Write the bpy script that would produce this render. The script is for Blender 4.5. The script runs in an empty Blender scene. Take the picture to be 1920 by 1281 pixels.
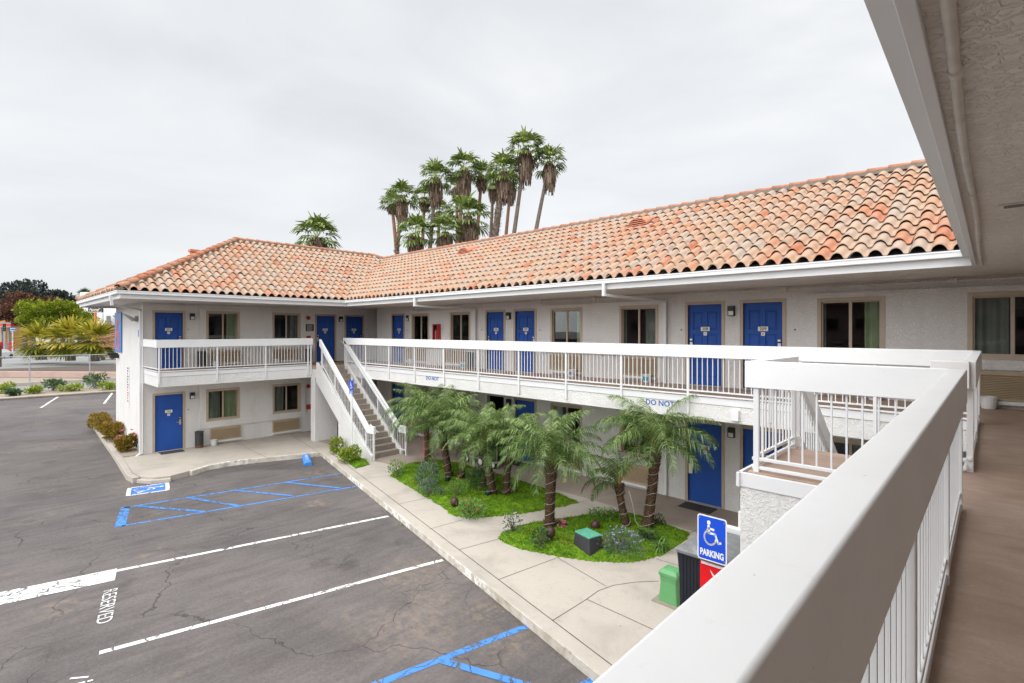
import bpy, bmesh, math, random
from mathutils import Vector, Matrix
R=math.radians
random.seed(7)
SC=bpy.context.scene
COL=SC.collection
# ------------------------------------------------------------------ camera
F_PX=970.0; HOR=620.0; YAW=math.atan((1895.0-960.0)/970.0)
EYE=4.5
cam=bpy.data.cameras.new('camera'); camo=bpy.data.objects.new('camera',cam); COL.objects.link(camo)
camo.location=(0,0,EYE); camo.rotation_euler=(R(90),0,YAW)
cam.sensor_width=36; cam.lens=36*F_PX/1920; cam.shift_y=-(640.5-HOR)/1920
cam.clip_start=0.02; cam.clip_end=2000
SC.camera=camo
# ------------------------------------------------------------------ world
w=bpy.data.worlds.new("World"); SC.world=w; w.use_nodes=True
nt=w.node_tree; nt.nodes.clear()
out=nt.nodes.new('ShaderNodeOutputWorld'); bg=nt.nodes.new('ShaderNodeBackground')
sky=nt.nodes.new('ShaderNodeTexSky'); sky.sky_type='NISHITA'; sky.sun_disc=False; sky.sun_elevation=R(52); sky.sun_rotation=R(150)
tc=nt.nodes.new('ShaderNodeTexCoord'); mp=nt.nodes.new('ShaderNodeMapping'); mp.inputs['Scale'].default_value=(1.0,1.0,2.6)
mp.inputs['Location'].default_value=(3.1,1.2,0.4)
nz=nt.nodes.new('ShaderNodeTexNoise'); nz.inputs['Scale'].default_value=2.1; nz.inputs['Detail'].default_value=5; nz.inputs['Roughness'].default_value=.5; nz.inputs['Distortion'].default_value=.4
cr=nt.nodes.new('ShaderNodeValToRGB')
cr.color_ramp.elements[0].position=.30; cr.color_ramp.elements[0].color=(.75,.775,.795,1)
cr.color_ramp.elements[1].position=.68; cr.color_ramp.elements[1].color=(.95,.955,.965,1)
e=cr.color_ramp.elements.new(.5); e.color=(.845,.86,.875,1)
mx=nt.nodes.new('ShaderNodeMix'); mx.data_type='RGBA'; mx.inputs[0].default_value=.10
sc=nt.nodes.new('ShaderNodeVectorMath'); sc.operation='SCALE'; sc.inputs['Scale'].default_value=.10
nt.links.new(tc.outputs['Generated'],mp.inputs[0]); nt.links.new(mp.outputs[0],nz.inputs['Vector']); nt.links.new(nz.outputs['Fac'],cr.inputs[0])
nt.links.new(sky.outputs[0],sc.inputs[0]); nt.links.new(cr.outputs[0],mx.inputs[6]); nt.links.new(sc.outputs[0],mx.inputs[7])
# overcast sky: added fill glow low behind the camera, brighter towards the zenith
FILLV=Vector((.12,-.98,.10)).normalized()
dt=nt.nodes.new('ShaderNodeVectorMath'); dt.operation='DOT_PRODUCT'; dt.inputs[1].default_value=FILLV; nt.links.new(tc.outputs['Generated'],dt.inputs[0])
r1=nt.nodes.new('ShaderNodeMapRange'); r1.interpolation_type='SMOOTHSTEP'; r1.inputs[1].default_value=.10; r1.inputs[2].default_value=.75; r1.inputs[3].default_value=1.0; r1.inputs[4].default_value=3.1; nt.links.new(dt.outputs['Value'],r1.inputs[0])
sx=nt.nodes.new('ShaderNodeSeparateXYZ'); nt.links.new(tc.outputs['Generated'],sx.inputs[0])
r2=nt.nodes.new('ShaderNodeMapRange'); r2.interpolation_type='SMOOTHSTEP'; r2.inputs[1].default_value=.56; r2.inputs[2].default_value=.95; r2.inputs[3].default_value=0.0; r2.inputs[4].default_value=2.3; nt.links.new(sx.outputs[2],r2.inputs[0])
ad=nt.nodes.new('ShaderNodeMath'); ad.operation='ADD'; nt.links.new(r1.outputs[0],ad.inputs[0]); nt.links.new(r2.outputs[0],ad.inputs[1]); nt.links.new(ad.outputs[0],bg.inputs[1])
nt.links.new(mx.outputs[2],bg.inputs[0]); nt.links.new(bg.outputs[0],out.inputs[0])
# ------------------------------------------------------------------ sun (thin overcast)
sl=bpy.data.lights.new('sun','SUN'); sl.energy=.5; sl.angle=R(18); sl.color=(1,.97,.92)
so=bpy.data.objects.new('sun',sl); COL.objects.link(so)
so.rotation_euler=Vector((.10,.72,-.68)).to_track_quat('-Z','Y').to_euler(); so.location=(0,-20,30)
# ------------------------------------------------------------------ exposure
SC.view_settings.view_transform='Standard'; SC.view_settings.look='None'; SC.view_settings.exposure=0.12; SC.view_settings.gamma=1
SC.cycles.use_denoising=True
SC.cycles.max_bounces=8; SC.cycles.diffuse_bounces=6; SC.cycles.glossy_bounces=3; SC.cycles.transparent_max_bounces=12
SC.cycles.caustics_reflective=False; SC.cycles.caustics_refractive=False

# ------------------------------------------------------------------ helpers
class MB:
    """collects faces, builds one mesh"""
    def __init__(s): s.v=[];s.f=[];s.m=[];s.t=[];s.cm=0;s.ct=0.5;s.fr=None
    def pt(s,p):
        s.v.append(s.fr(*p) if s.fr else tuple(p)); return len(s.v)-1
    def face(s,pts):
        i=[s.pt(p) for p in pts]; s.f.append(i); s.m.append(s.cm); s.t.append(s.ct)
    def idx(s,i): s.f.append(i); s.m.append(s.cm); s.t.append(s.ct)
    def box(s,x0,x1,y0,y1,z0,z1):
        a=[s.pt((x,y,z)) for z in (z0,z1) for y in (y0,y1) for x in (x0,x1)]
        for q in ((0,2,3,1),(4,5,7,6),(0,1,5,4),(2,6,7,3),(0,4,6,2),(1,3,7,5)): s.idx([a[k] for k in q])
    def prism(s,poly,z0,z1,top=True,bot=True):
        n=len(poly); a=[s.pt((x,y,z0)) for x,y in poly]; b=[s.pt((x,y,z1)) for x,y in poly]
        for k in range(n): s.idx([a[k],a[(k+1)%n],b[(k+1)%n],b[k]])
        if top: s.idx(b)
        if bot: s.idx(a[::-1])
    def beam(s,p0,p1,w,h,up=(0,0,1)):
        """box section w (sideways) x h (along up) between two points"""
        p0=Vector(p0);p1=Vector(p1);d=(p1-p0).normalized();u=Vector(up);sd=d.cross(u).normalized();u=sd.cross(d).normalized()
        a=[]
        for p in (p0,p1):
            for q in ((-1,-1),(1,-1),(1,1),(-1,1)):
                c=p+sd*q[0]*w/2+u*q[1]*h/2; a.append(s.pt(c))
        for q in ((0,1,2,3),(7,6,5,4),(0,4,5,1),(1,5,6,2),(2,6,7,3),(3,7,4,0)): s.idx([a[k] for k in q])
    def tube(s,pts,rad,n=8,caps=True):
        pts=[Vector(p) for p in pts]
        if not hasattr(rad,'__len__'): rad=[rad]*len(pts)
        rings=[];prev=None
        for i,p in enumerate(pts):
            d=(pts[min(i+1,len(pts)-1)]-pts[max(i-1,0)]).normalized()
            if prev is None:
                a=Vector((0,0,1)) if abs(d.z)<.9 else Vector((1,0,0)); prev=d.cross(a).normalized()
            u=(prev-d*prev.dot(d)).normalized(); prev=u; v=d.cross(u)
            rings.append([s.pt(p+(u*math.cos(2*math.pi*k/n)+v*math.sin(2*math.pi*k/n))*rad[i]) for k in range(n)])
        for a,b in zip(rings,rings[1:]):
            for k in range(n): s.idx([a[k],a[(k+1)%n],b[(k+1)%n],b[k]])
        if caps: s.idx(rings[0][::-1]); s.idx(rings[-1])
    def lathe(s,prof,c=(0,0,0),n=20):
        rings=[[s.pt((c[0]+r*math.cos(2*math.pi*k/n),c[1]+r*math.sin(2*math.pi*k/n),c[2]+z)) for k in range(n)] for r,z in prof]
        for a,b in zip(rings,rings[1:]):
            for k in range(n): s.idx([a[k],a[(k+1)%n],b[(k+1)%n],b[k]])
    def build(s,name,mats,parent=None,smooth=False,bevel=0,recalc=True,kind=None,smooth_bevel=False):
        me=bpy.data.meshes.new(name); me.from_pydata(s.v,[],s.f)
        if not isinstance(mats,(list,tuple)): mats=[mats]
        for m in mats: me.materials.append(m)
        me.polygons.foreach_set('material_index',s.m)
        at=me.attributes.new('tint','FLOAT','FACE'); at.data.foreach_set('value',s.t)
        if recalc and len(s.f)<60000:
            b=bmesh.new(); b.from_mesh(me); bmesh.ops.recalc_face_normals(b,faces=b.faces); b.to_mesh(me); b.free()
        if smooth: me.polygons.foreach_set('use_smooth',[True]*len(me.polygons))
        me.update()
        o=bpy.data.objects.new(name,me); COL.objects.link(o)
        if bevel:
            if smooth_bevel: me.polygons.foreach_set('use_smooth',[True]*len(me.polygons))
            md=o.modifiers.new('bevel','BEVEL'); md.width=bevel; md.segments=4 if smooth_bevel else 2; md.harden_normals=smooth_bevel; md.limit_method='ANGLE'; md.angle_limit=R(40)
        attach(o,parent)
        if kind: o['kind']=kind
        return o
def attach(o,parent):
    """parent without moving: children are modelled in world coordinates"""
    if parent is None: return
    m=Matrix.Identity(4); p=parent
    chain=[]
    while p is not None: chain.append(p); p=p.parent
    for q in reversed(chain): m=m@q.matrix_parent_inverse@Matrix.LocRotScale(q.location,q.rotation_euler,q.scale)
    o.parent=parent; o.matrix_parent_inverse=m.inverted()
def tag(o,label,cat,group=None):
    o['label']=label; o['category']=cat
    if group: o['group']=group
    return o
def thing(name,label,cat,loc,group=None):
    o=bpy.data.objects.new(name,None); o.empty_display_size=.2; o.location=loc; COL.objects.link(o)
    return tag(o,label,cat,group)
def struct(o): o['kind']='structure'; return o
def dup(o,loc,rot=None,scale=None,label=None,group=None):
    c=o.copy(); COL.objects.link(c); c.location=loc
    if rot is not None: c.rotation_euler=rot
    if scale is not None: c.scale=(scale,scale,scale) if not hasattr(scale,'__len__') else scale
    if label: c['label']=label
    if group: c['group']=group
    for ch in list(o.children):
        k=ch.copy(); COL.objects.link(k); k.parent=c
        for g in list(ch.children):
            q=g.copy(); COL.objects.link(q); q.parent=k
    return c
# place along the bearing of a picture column at a given distance (used for far things only)
FW=(-math.sin(YAW),math.cos(YAW)); RT=(math.cos(YAW),math.sin(YAW))
def far(px,D,z=0.0):
    u=(px-960)/F_PX
    return Vector((D*(FW[0]+u*RT[0]),D*(FW[1]+u*RT[1]),z))
def zat(py,D): return EYE+(HOR-py)/F_PX*D
def turn(px):            # rotation that turns local -Y towards the camera
    return YAW-math.atan((px-960)/F_PX)

# ------------------------------------------------------------------ materials
class NT:
    def __init__(s,name):
        s.m=bpy.data.materials.new(name); s.m.use_nodes=True; s.t=s.m.node_tree; s.b=s.t.nodes['Principled BSDF']; s.o=s.t.nodes['Material Output']
    def n(s,k,**kw):
        n=s.t.nodes.new('ShaderNode'+k)
        for a,b in kw.items(): setattr(n,a,b)
        return n
    def l(s,a,b): s.t.links.new(a,b)
    def co(s,scale=1,kind='Object',vec=None):
        if not hasattr(s,'_tc'): s._tc=s.n('TexCoord')
        m=s.n('Mapping'); m.inputs['Scale'].default_value=vec or (scale,)*3
        s.l(s._tc.outputs[kind],m.inputs[0]); return m.outputs[0]
    def noise(s,scale,detail=4,rough=.55,dist=0,vec=None,co=None):
        n=s.n('TexNoise'); n.inputs['Scale'].default_value=scale; n.inputs['Detail'].default_value=detail; n.inputs['Roughness'].default_value=rough; n.inputs['Distortion'].default_value=dist
        s.l(co or s.co(1,vec=vec),n.inputs['Vector']); return n.outputs['Fac']
    def ramp(s,fac,stops):
        r=s.n('ValToRGB'); e=r.color_ramp.elements
        e[0].position,e[0].color=stops[0][0],tuple(stops[0][1])+(1,)
        e[1].position,e[1].color=stops[-1][0],tuple(stops[-1][1])+(1,)
        for p,c in stops[1:-1]: q=e.new(p); q.color=tuple(c)+(1,)
        s.l(fac,r.inputs[0]); return r.outputs[0]
    def mask(s,fac,a,b):
        r=s.n('MapRange'); r.inputs[1].default_value=a; r.inputs[2].default_value=b; s.l(fac,r.inputs[0]); return r.outputs[0]
    def mix(s,fac,a,b,mode='MIX'):
        m=s.n('Mix',data_type='RGBA',blend_type=mode)
        for i,x in ((0,fac),(6,a),(7,b)):
            if isinstance(x,(int,float)): m.inputs[i].default_value=x
            elif isinstance(x,tuple): m.inputs[i].default_value=x+(1,)
            else: s.l(x,m.inputs[i])
        return m.outputs[2]
    def math(s,op,a,b=0.0):
        m=s.n('Math',operation=op)
        for i,x in ((0,a),(1,b)):
            if isinstance(x,(int,float)): m.inputs[i].default_value=x
            else: s.l(x,m.inputs[i])
        return m.outputs[0]
    def bump(s,h,dist=.01,strength=.5,prev=None):
        b=s.n('Bump'); b.inputs['Distance'].default_value=dist; b.inputs['Strength'].default_value=strength; s.l(h,b.inputs['Height'])
        if prev is not None: s.l(prev,b.inputs['Normal'])
        return b.outputs[0]
    def fin(s,col,rough=.6,normal=None,metal=0,spec=.5):
        if isinstance(col,tuple): s.b.inputs['Base Color'].default_value=col+(1,)
        else: s.l(col,s.b.inputs['Base Color'])
        if isinstance(rough,(int,float)): s.b.inputs['Roughness'].default_value=rough
        else: s.l(rough,s.b.inputs['Roughness'])
        s.b.inputs['Metallic'].default_value=metal; s.b.inputs['Specular IOR Level'].default_value=spec
        if normal is not None: s.l(normal,s.b.inputs['Normal'])
        return s.m
def plain(name,c,rough=.5,metal=0,var=.12,scale=6,spec=.5,bump=0):
    t=NT(name); n=t.noise(scale,3)
    lo=tuple(x*(1-var) for x in c); hi=tuple(min(1,x*(1+var)) for x in c)
    nb=t.bump(t.noise(scale*12,2),.002,bump) if bump else None
    return t.fin(t.ramp(n,[(.3,lo),(.7,hi)]),rough,nb,metal,spec)
def stucco(name,c,depth=.012,scale=9):
    t=NT(name)
    v=t.noise(scale,3,.55,1.4); m=t.mask(v,.47,.56)
    f=t.noise(scale*9,2)
    h=t.math('ADD',m,t.math('MULTIPLY',f,.25))
    big=t.noise(.7,4)
    dirt=t.noise(2.2,5,.65,vec=(1,1,.25))
    c2=t.mix(t.mask(dirt,.52,.8),c,tuple(x*.86 for x in c))
    c3=t.mix(t.mask(big,.35,.75),c2,t.mix(1.0,c2,(.93,.925,.91),'MULTIPLY'))
    c4=t.mix(t.mask(m,0,1),t.mix(1.0,c3,(.93,.925,.92),'MULTIPLY'),c3)
    return t.fin(c4,.85,t.bump(h,depth,.8),spec=.2)
def asphalt(name,base,spots=None):
    t=NT(name)
    big=t.noise(.35,5,.6,.5); med=t.noise(2.3,5,.65); fine=t.noise(70,2,.7); grit=t.noise(230,1,.7)
    b=tuple(base)
    c=t.ramp(big,[(.25,tuple(x*.74 for x in b)),(.5,b),(.76,tuple(x*1.2 for x in b))])
    c=t.mix(t.mask(fine,.3,.75),t.mix(1.0,c,(.82,.82,.82),'MULTIPLY'),t.mix(1.0,c,(1.15,1.14,1.13),'MULTIPLY'))
    g2=t.noise(18,5,.8); c=t.mix(t.mask(g2,.34,.66),t.mix(1.0,c,(.80,.795,.80),'MULTIPLY'),t.mix(1.0,c,(1.14,1.13,1.12),'MULTIPLY'))
    st=t.noise(1.0,4,.6,.3,vec=(5,.9,1)); c=t.mix(t.mask(st,.42,.70),c,t.mix(1.0,c,(.78,.77,.77),'MULTIPLY')); pt=t.noise(.22,3,.45,.8); c=t.mix(t.mask(pt,.50,.56),c,t.mix(1.0,c,(1.16,1.15,1.14),'MULTIPLY'))
    # dried mud stains
    mud=t.math('MULTIPLY',t.mask(t.noise(.55,3,.5,.2),.56,.68),t.mask(t.noise(5,6,.7),.46,.66))
    if spots:
        for x,y,r in spots:
            d=t.n('VectorMath',operation='DISTANCE'); t.l(t.co(1),d.inputs[0]); d.inputs[1].default_value=(x,y,0)
            mud=t.math('MAXIMUM',mud,t.math('MULTIPLY',t.mask(d.outputs['Value'],r,r*.3),t.mask(t.noise(6,6,.72,.3),.42,.62)))
    c=t.mix(t.math('MULTIPLY',mud,.42),c,(.30,.225,.16))
    oil=t.math('MULTIPLY',t.mask(t.noise(.9,2,.4,.1),.62,.72),t.mask(med,.40,.6))
    c=t.mix(t.math('MULTIPLY',oil,.55),c,tuple(x*.42 for x in b))
    spk=t.mask(grit,.70,.78); c=t.mix(t.math('MULTIPLY',spk,.35),c,(.45,.43,.4))
    # cracks
    wn=t.n('TexNoise'); wn.inputs['Scale'].default_value=1.3; wn.inputs['Detail'].default_value=5; t.l(t.co(1),wn.inputs['Vector'])
    vm=t.n('VectorMath',operation='MULTIPLY_ADD'); t.l(wn.outputs['Color'],vm.inputs[0]); vm.inputs[1].default_value=(1.1,1.1,0); t.l(t.co(1),vm.inputs[2])
    def crack(sc,wd,lo,hi,msc):
        v=t.n('TexVoronoi',feature='DISTANCE_TO_EDGE'); v.inputs['Scale'].default_value=sc; t.l(vm.outputs[0],v.inputs['Vector'])
        k=t.mask(v.outputs['Distance'],wd,wd*.25)
        return t.math('MULTIPLY',k,t.mask(t.noise(msc,3,.5),lo,hi))
    k=t.math('MAXIMUM',crack(.33,.0045,.46,.54,.4),crack(.95,.0065,.56,.62,.3))
    c=t.mix(t.math('MULTIPLY',k,.75),c,(.05,.042,.038))
    h=t.math('ADD',t.math('MULTIPLY',fine,.5),t.math('MULTIPLY',k,-2.5))
    return t.fin(c,.88,t.bump(h,.006,.5),spec=.25)
def painted(name,c,worn=.55):
    """road paint: flakes and cracks let the asphalt through"""
    t=NT(name)
    a=t.noise(9,6,.72); b=t.noise(1.3,3,.5)
    hole=t.math('MULTIPLY',t.mask(a,worn,worn+.04),t.mask(b,.42,.60))
    wn=t.n('TexNoise'); wn.inputs['Scale'].default_value=2.2; wn.inputs['Detail'].default_value=4; t.l(t.co(1),wn.inputs['Vector'])
    vm=t.n('VectorMath',operation='MULTIPLY_ADD'); t.l(wn.outputs['Color'],vm.inputs[0]); vm.inputs[1].default_value=(.7,.7,0); t.l(t.co(1),vm.inputs[2])
    v=t.n('TexVoronoi',feature='DISTANCE_TO_EDGE'); v.inputs['Scale'].default_value=1.6; t.l(vm.outputs[0],v.inputs['Vector'])
    hole=t.math('MAXIMUM',hole,t.mask(v.outputs['Distance'],.018,.008))
    cc=t.mix(t.mask(t.noise(3,4),.35,.75),c,tuple(x*.82 for x in c))
    t.fin(cc,.7,spec=.3)
    tr=t.n('BsdfTransparent'); mx=t.n('MixShader'); t.l(hole,mx.inputs[0]); t.l(t.b.outputs[0],mx.inputs[1]); t.l(tr.outputs[0],mx.inputs[2]); t.l(mx.outputs[0],t.o.inputs[0])
    return t.m
def concrete(name,c,stain=.5,dark=.62):
    t=NT(name)
    big=t.noise(.9,6,.62,.4); fine=t.noise(45,3,.6); sp=t.noise(6,5,.7,.5)
    col=t.ramp(big,[(.28,tuple(x*.80 for x in c)),(.5,c),(.75,tuple(min(1,x*1.07) for x in c))])
    col=t.mix(t.math('MULTIPLY',t.mask(sp,.55,.74),stain),col,tuple(x*dark for x in c))
    col=t.mix(t.mask(fine,.3,.7),t.mix(1.0,col,(.93,.93,.93),'MULTIPLY'),col)
    return t.fin(col,.85,t.bump(fine,.003,.4),spec=.25)
def tilemat():
    t=NT('terracotta')
    at=t.n('Attribute',attribute_name='tint'); f=at.outputs['Fac']
    c=t.ramp(f,[(0,(.38,.12,.055)),(.14,(.43,.165,.085)),(.34,(.42,.235,.145)),(.58,(.41,.285,.20)),(.82,(.36,.29,.235)),(1,(.42,.22,.13))])
    wash=t.noise(5,5,.65,.3); c=t.mix(t.math('MULTIPLY',t.mask(wash,.42,.70),.38),c,(.46,.355,.27))
    pale=t.noise(1.3,3,.6); c=t.mix(t.math('MULTIPLY',t.mask(pale,.45,.7),.15),c,(.44,.36,.30))
    soot=t.math('MULTIPLY',t.mask(t.noise(4.6,4,.65,.4),.54,.70),.62); c=t.mix(soot,c,(.20,.165,.14))
    lich=t.math('MULTIPLY',t.mask(t.noise(6.5,5,.7,.2),.60,.68),t.mask(t.noise(.35,2,.5),.36,.56)); c=t.mix(t.math('MULTIPLY',lich,.9),c,(.56,.27,.05))
    return t.fin(c,.85,t.bump(t.noise(40,3),.003,.5),spec=.2)
def leafmat(name,dark,mid,light,rough=.45,spec=.4,trans=.25):
    t=NT(name); at=t.n('Attribute',attribute_name='tint')
    c=t.ramp(at.outputs['Fac'],[(0,dark),(.5,mid),(1,light)])
    t.fin(c,rough,spec=spec)
    if trans:
        tr=t.n('BsdfTranslucent'); t.l(c,tr.inputs[0]); mx=t.n('MixShader'); mx.inputs[0].default_value=trans
        t.l(t.b.outputs[0],mx.inputs[1]); t.l(tr.outputs[0],mx.inputs[2]); t.l(mx.outputs[0],t.o.inputs[0])
    return t.m
def glassmat(name,tint,rough=.015):
    t=NT(name); tr=t.n('BsdfTransparent'); tr.inputs[0].default_value=tint+(1,)
    gl=t.n('BsdfGlossy'); gl.inputs['Roughness'].default_value=rough; gl.inputs['Color'].default_value=(.9,.9,.9,1)
    fr=t.n('Fresnel'); fr.inputs['IOR'].default_value=1.42
    nb=t.bump(t.noise(1.1,1),.02,.06); t.l(nb,gl.inputs['Normal'])
    mx=t.n('MixShader'); t.l(fr.outputs[0],mx.inputs[0]); t.l(tr.outputs[0],mx.inputs[1]); t.l(gl.outputs[0],mx.inputs[2]); t.l(mx.outputs[0],t.o.inputs[0])
    return t.m
def beampaint():
    t=NT('beam_paint'); a=t.noise(1.6,4,.6); g=t.noise(9,5,.7,.6,vec=(1,1,3)); br=t.noise(60,2,.5,vec=(1,.06,1))
    c=t.mix(t.mask(a,.35,.75),(.80,.795,.785),(.745,.735,.72)); c=t.mix(t.math('MULTIPLY',t.mask(g,.62,.80),.45),c,(.52,.48,.43))
    chip=t.mask(t.noise(34,4,.65),.70,.72); c=t.mix(t.math('MULTIPLY',chip,.7),c,(.40,.34,.28))
    return t.fin(c,.5,t.bump(t.math('ADD',t.noise(14,3),t.math('MULTIPLY',br,.15)),.003,.45),spec=.35)
M={}
M['stucco']=stucco('white_stucco',(.80,.78,.755),.006,26)
M['stucco_ceiling']=stucco('ceiling_stucco',(.86,.82,.77),.010,17)
M['white']=plain('white_paint',(.72,.715,.71),.45,var=.02,scale=2,bump=.25)
M['beam']=beampaint()
M['trim']=plain('tan_trim',(.46,.37,.28),.5,var=.05)
M['door']=plain('blue_door_paint',(.024,.088,.36),.5,var=.10,scale=1.1,spec=.22,bump=.3)
M['plate']=plain('cream_plate',(.78,.74,.62),.4,var=.03)
M['ink']=plain('dark_ink',(.03,.025,.02),.5)
M['steel']=plain('brushed_steel',(.62,.62,.62),.3,metal=.9)
M['black']=plain('black_metal',(.015,.015,.016),.45)
M['lens']=plain('frosted_glass',(.75,.74,.70),.3)
M['grille']=plain('tan_grille',(.50,.38,.24),.55,var=.08,scale=3)
M['dark']=plain('dark_interior',(.03,.027,.025),.9)
M['room']=plain('room_wall',(.16,.14,.12),.9)
M['curtain_green']=plain('green_curtain',(.50,.54,.34),.9,var=.15,scale=2)
M['curtain_grey']=plain('grey_curtain',(.30,.31,.29),.9,var=.15,scale=2)
M['glass']=glassmat('window_glass',(.84,.87,.85))
M['tile']=tilemat()
M['mortar']=plain('roof_mortar',(.20,.165,.14),.95,var=.2,scale=8)
M['under']=plain('roof_underlay',(.03,.025,.022),.95)
def deckmat():
    t=NT('brown_deck_floor'); mpn=t.n('Mapping'); mpn.inputs['Rotation'].default_value=(0,0,R(25)); mpn.inputs['Scale'].default_value=(1.2,3.2,1); t.co(1); t.l(t._tc.outputs['Object'],mpn.inputs[0])
    st=t.n('TexNoise'); st.inputs['Scale'].default_value=2.2; st.inputs['Detail'].default_value=6; st.inputs['Roughness'].default_value=.65; st.inputs['Distortion'].default_value=.8; t.l(mpn.outputs[0],st.inputs['Vector'])
    big=t.noise(.8,4,.6,.4); fine=t.noise(60,3,.7); c=t.ramp(big,[(.3,(.34,.235,.175)),(.5,(.43,.31,.24)),(.72,(.50,.385,.315))])
    c=t.mix(t.mask(st.outputs['Fac'],.40,.66),t.mix(1.0,c,(.84,.82,.80),'MULTIPLY'),c); c=t.mix(t.mask(fine,.3,.7),t.mix(1.0,c,(.86,.85,.84),'MULTIPLY'),c)
    pale=t.mask(t.noise(1.7,6,.75,.6),.66,.78); c=t.mix(t.math('MULTIPLY',pale,.35),c,(.62,.56,.50)); sp=t.mask(t.noise(30,2),.74,.78); c=t.mix(t.math('MULTIPLY',sp,.3),c,(.7,.66,.6))
    return t.fin(c,.62,t.bump(fine,.003,.4),spec=.4)
M['deck']=deckmat()
M['step']=concrete('step_concrete',(.31,.265,.22),.8,.42)
M['walk']=concrete('walk_concrete',(.455,.405,.345),.45,.66)
M['kerb']=concrete('kerb_concrete',(.50,.46,.39),.6,.5)
M['joint']=plain('joint_dirt',(.06,.05,.035),.95)
M['asphalt']=asphalt('parking_asphalt',(.124,.111,.107),[(-7.9,5.6,.9),(-6.6,4.6,1.1),(-7.0,5.3,.7),(-5.2,5.3,.6),(-6.1,5.6,.5),(-13.0,6.2,.5)])
M['street']=asphalt('street_asphalt',(.30,.28,.27))
M['pwhite']=painted('white_road_paint',(.74,.73,.70),.535)
M['pblue']=painted('blue_road_paint',(.075,.24,.58),.51)
M['pbluesym']=painted('blue_symbol_paint',(.06,.20,.62),.72)
M['red']=plain('fire_red',(.45,.03,.03),.4)

def gp(px,py,z): # a ground point under a picture pixel, used once to place the garden
    u=(px-960)/F_PX; v=(HOR-py)/F_PX; d=(FW[0]+u*RT[0],FW[1]+u*RT[1]); t=(z-EYE)/v; return (d[0]*t,d[1]*t,z)
# ================================================================== THE MOTEL
XA,YB,YE,XC=-21.95,12.65,4.08,1.9
Z1,Z2,ZS=.15,3.12,5.5          # ground walk, upper deck, soffit
XAF,YBF=-19.87,10.45           # front edges of the two balconies
XE,YEV=-19.0,10.2              # fascia lines of wing A and wing B
def fA(u,d,z): return (XA+d,u,z)
def fB(u,d,z): return (u,YB-d,z)
def fE(u,d,z): return (u,YE-d,z)
def fC(u,d,z): return (XC-d,u,z)
motel=thing('motel_building','two-storey white stucco motel around a car park with blue doors and a terracotta tile roof','building',(-10,12.65,0))
def wallcells(b,u0,u1,z0,z1,ops,d):
    us=sorted({u0,u1}|{x for o in ops for x in (o[0],o[1]) if u0<x<u1}); zs=sorted({z0,z1}|{x for o in ops for x in (o[2],o[3]) if z0<x<z1})
    for a,c in zip(us,us[1:]):
        for e,f in zip(zs,zs[1:]):
            m,n=(a+c)/2,(e+f)/2
            if any(o[0]<m<o[1] and o[2]<n<o[3] for o in ops): continue
            b.face([(a,d,e),(c,d,e),(c,d,f),(a,d,f)])
def wall(b,u0,u1,z0,z1,ops,d=0,th=.14,edges=False):
    wallcells(b,u0,u1,z0,z1,ops,d)
    for a,c,e,f in ops:
        b.face([(a,d,e),(a,d-th,e),(a,d-th,f),(a,d,f)]); b.face([(c,d,e),(c,d-th,e),(c,d-th,f),(c,d,f)])
        b.face([(a,d,f),(c,d,f),(c,d-th,f),(a,d-th,f)]); b.face([(a,d,e),(c,d,e),(c,d-th,e),(a,d-th,e)])
    if edges:
        a,c,e,f=u0,u1,z0,z1; k=d-.06
        b.face([(a,d,e),(a,k,e),(a,k,f),(a,d,f)]); b.face([(c,d,e),(c,k,e),(c,k,f),(c,d,f)])
        b.face([(a,d,f),(c,d,f),(c,k,f),(a,k,f)]); b.face([(a,d,e),(c,d,e),(c,k,e),(a,k,e)])
def text_mesh(s,size,mat,name,extr=.002,bold=0.0):
    cu=bpy.data.curves.new(name,'FONT'); cu.body=s; cu.size=size; cu.extrude=extr; cu.align_x='CENTER'; cu.align_y='CENTER'; cu.offset=bold; cu.resolution_u=3
    o=bpy.data.objects.new(name,cu); COL.objects.link(o); bpy.context.view_layer.update()
    me=bpy.data.meshes.new_from_object(o.evaluated_get(bpy.context.evaluated_depsgraph_get())); bpy.data.objects.remove(o); bpy.data.curves.remove(cu)
    me.materials.clear(); me.materials.append(mat); me.name=name
    return me
def put_text(s,size,mat,name,fr,u,d,z,parent,bold=0.0,sx=1.0,extr=.002):
    me=text_mesh(s,size,mat,name,extr,bold)
    for v in me.vertices:
        x,y,h=v.co; v.co=fr(u+x*sx,d+h,z+y)
    o=bpy.data.objects.new(name,me); COL.objects.link(o); attach(o,parent); return o
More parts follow.
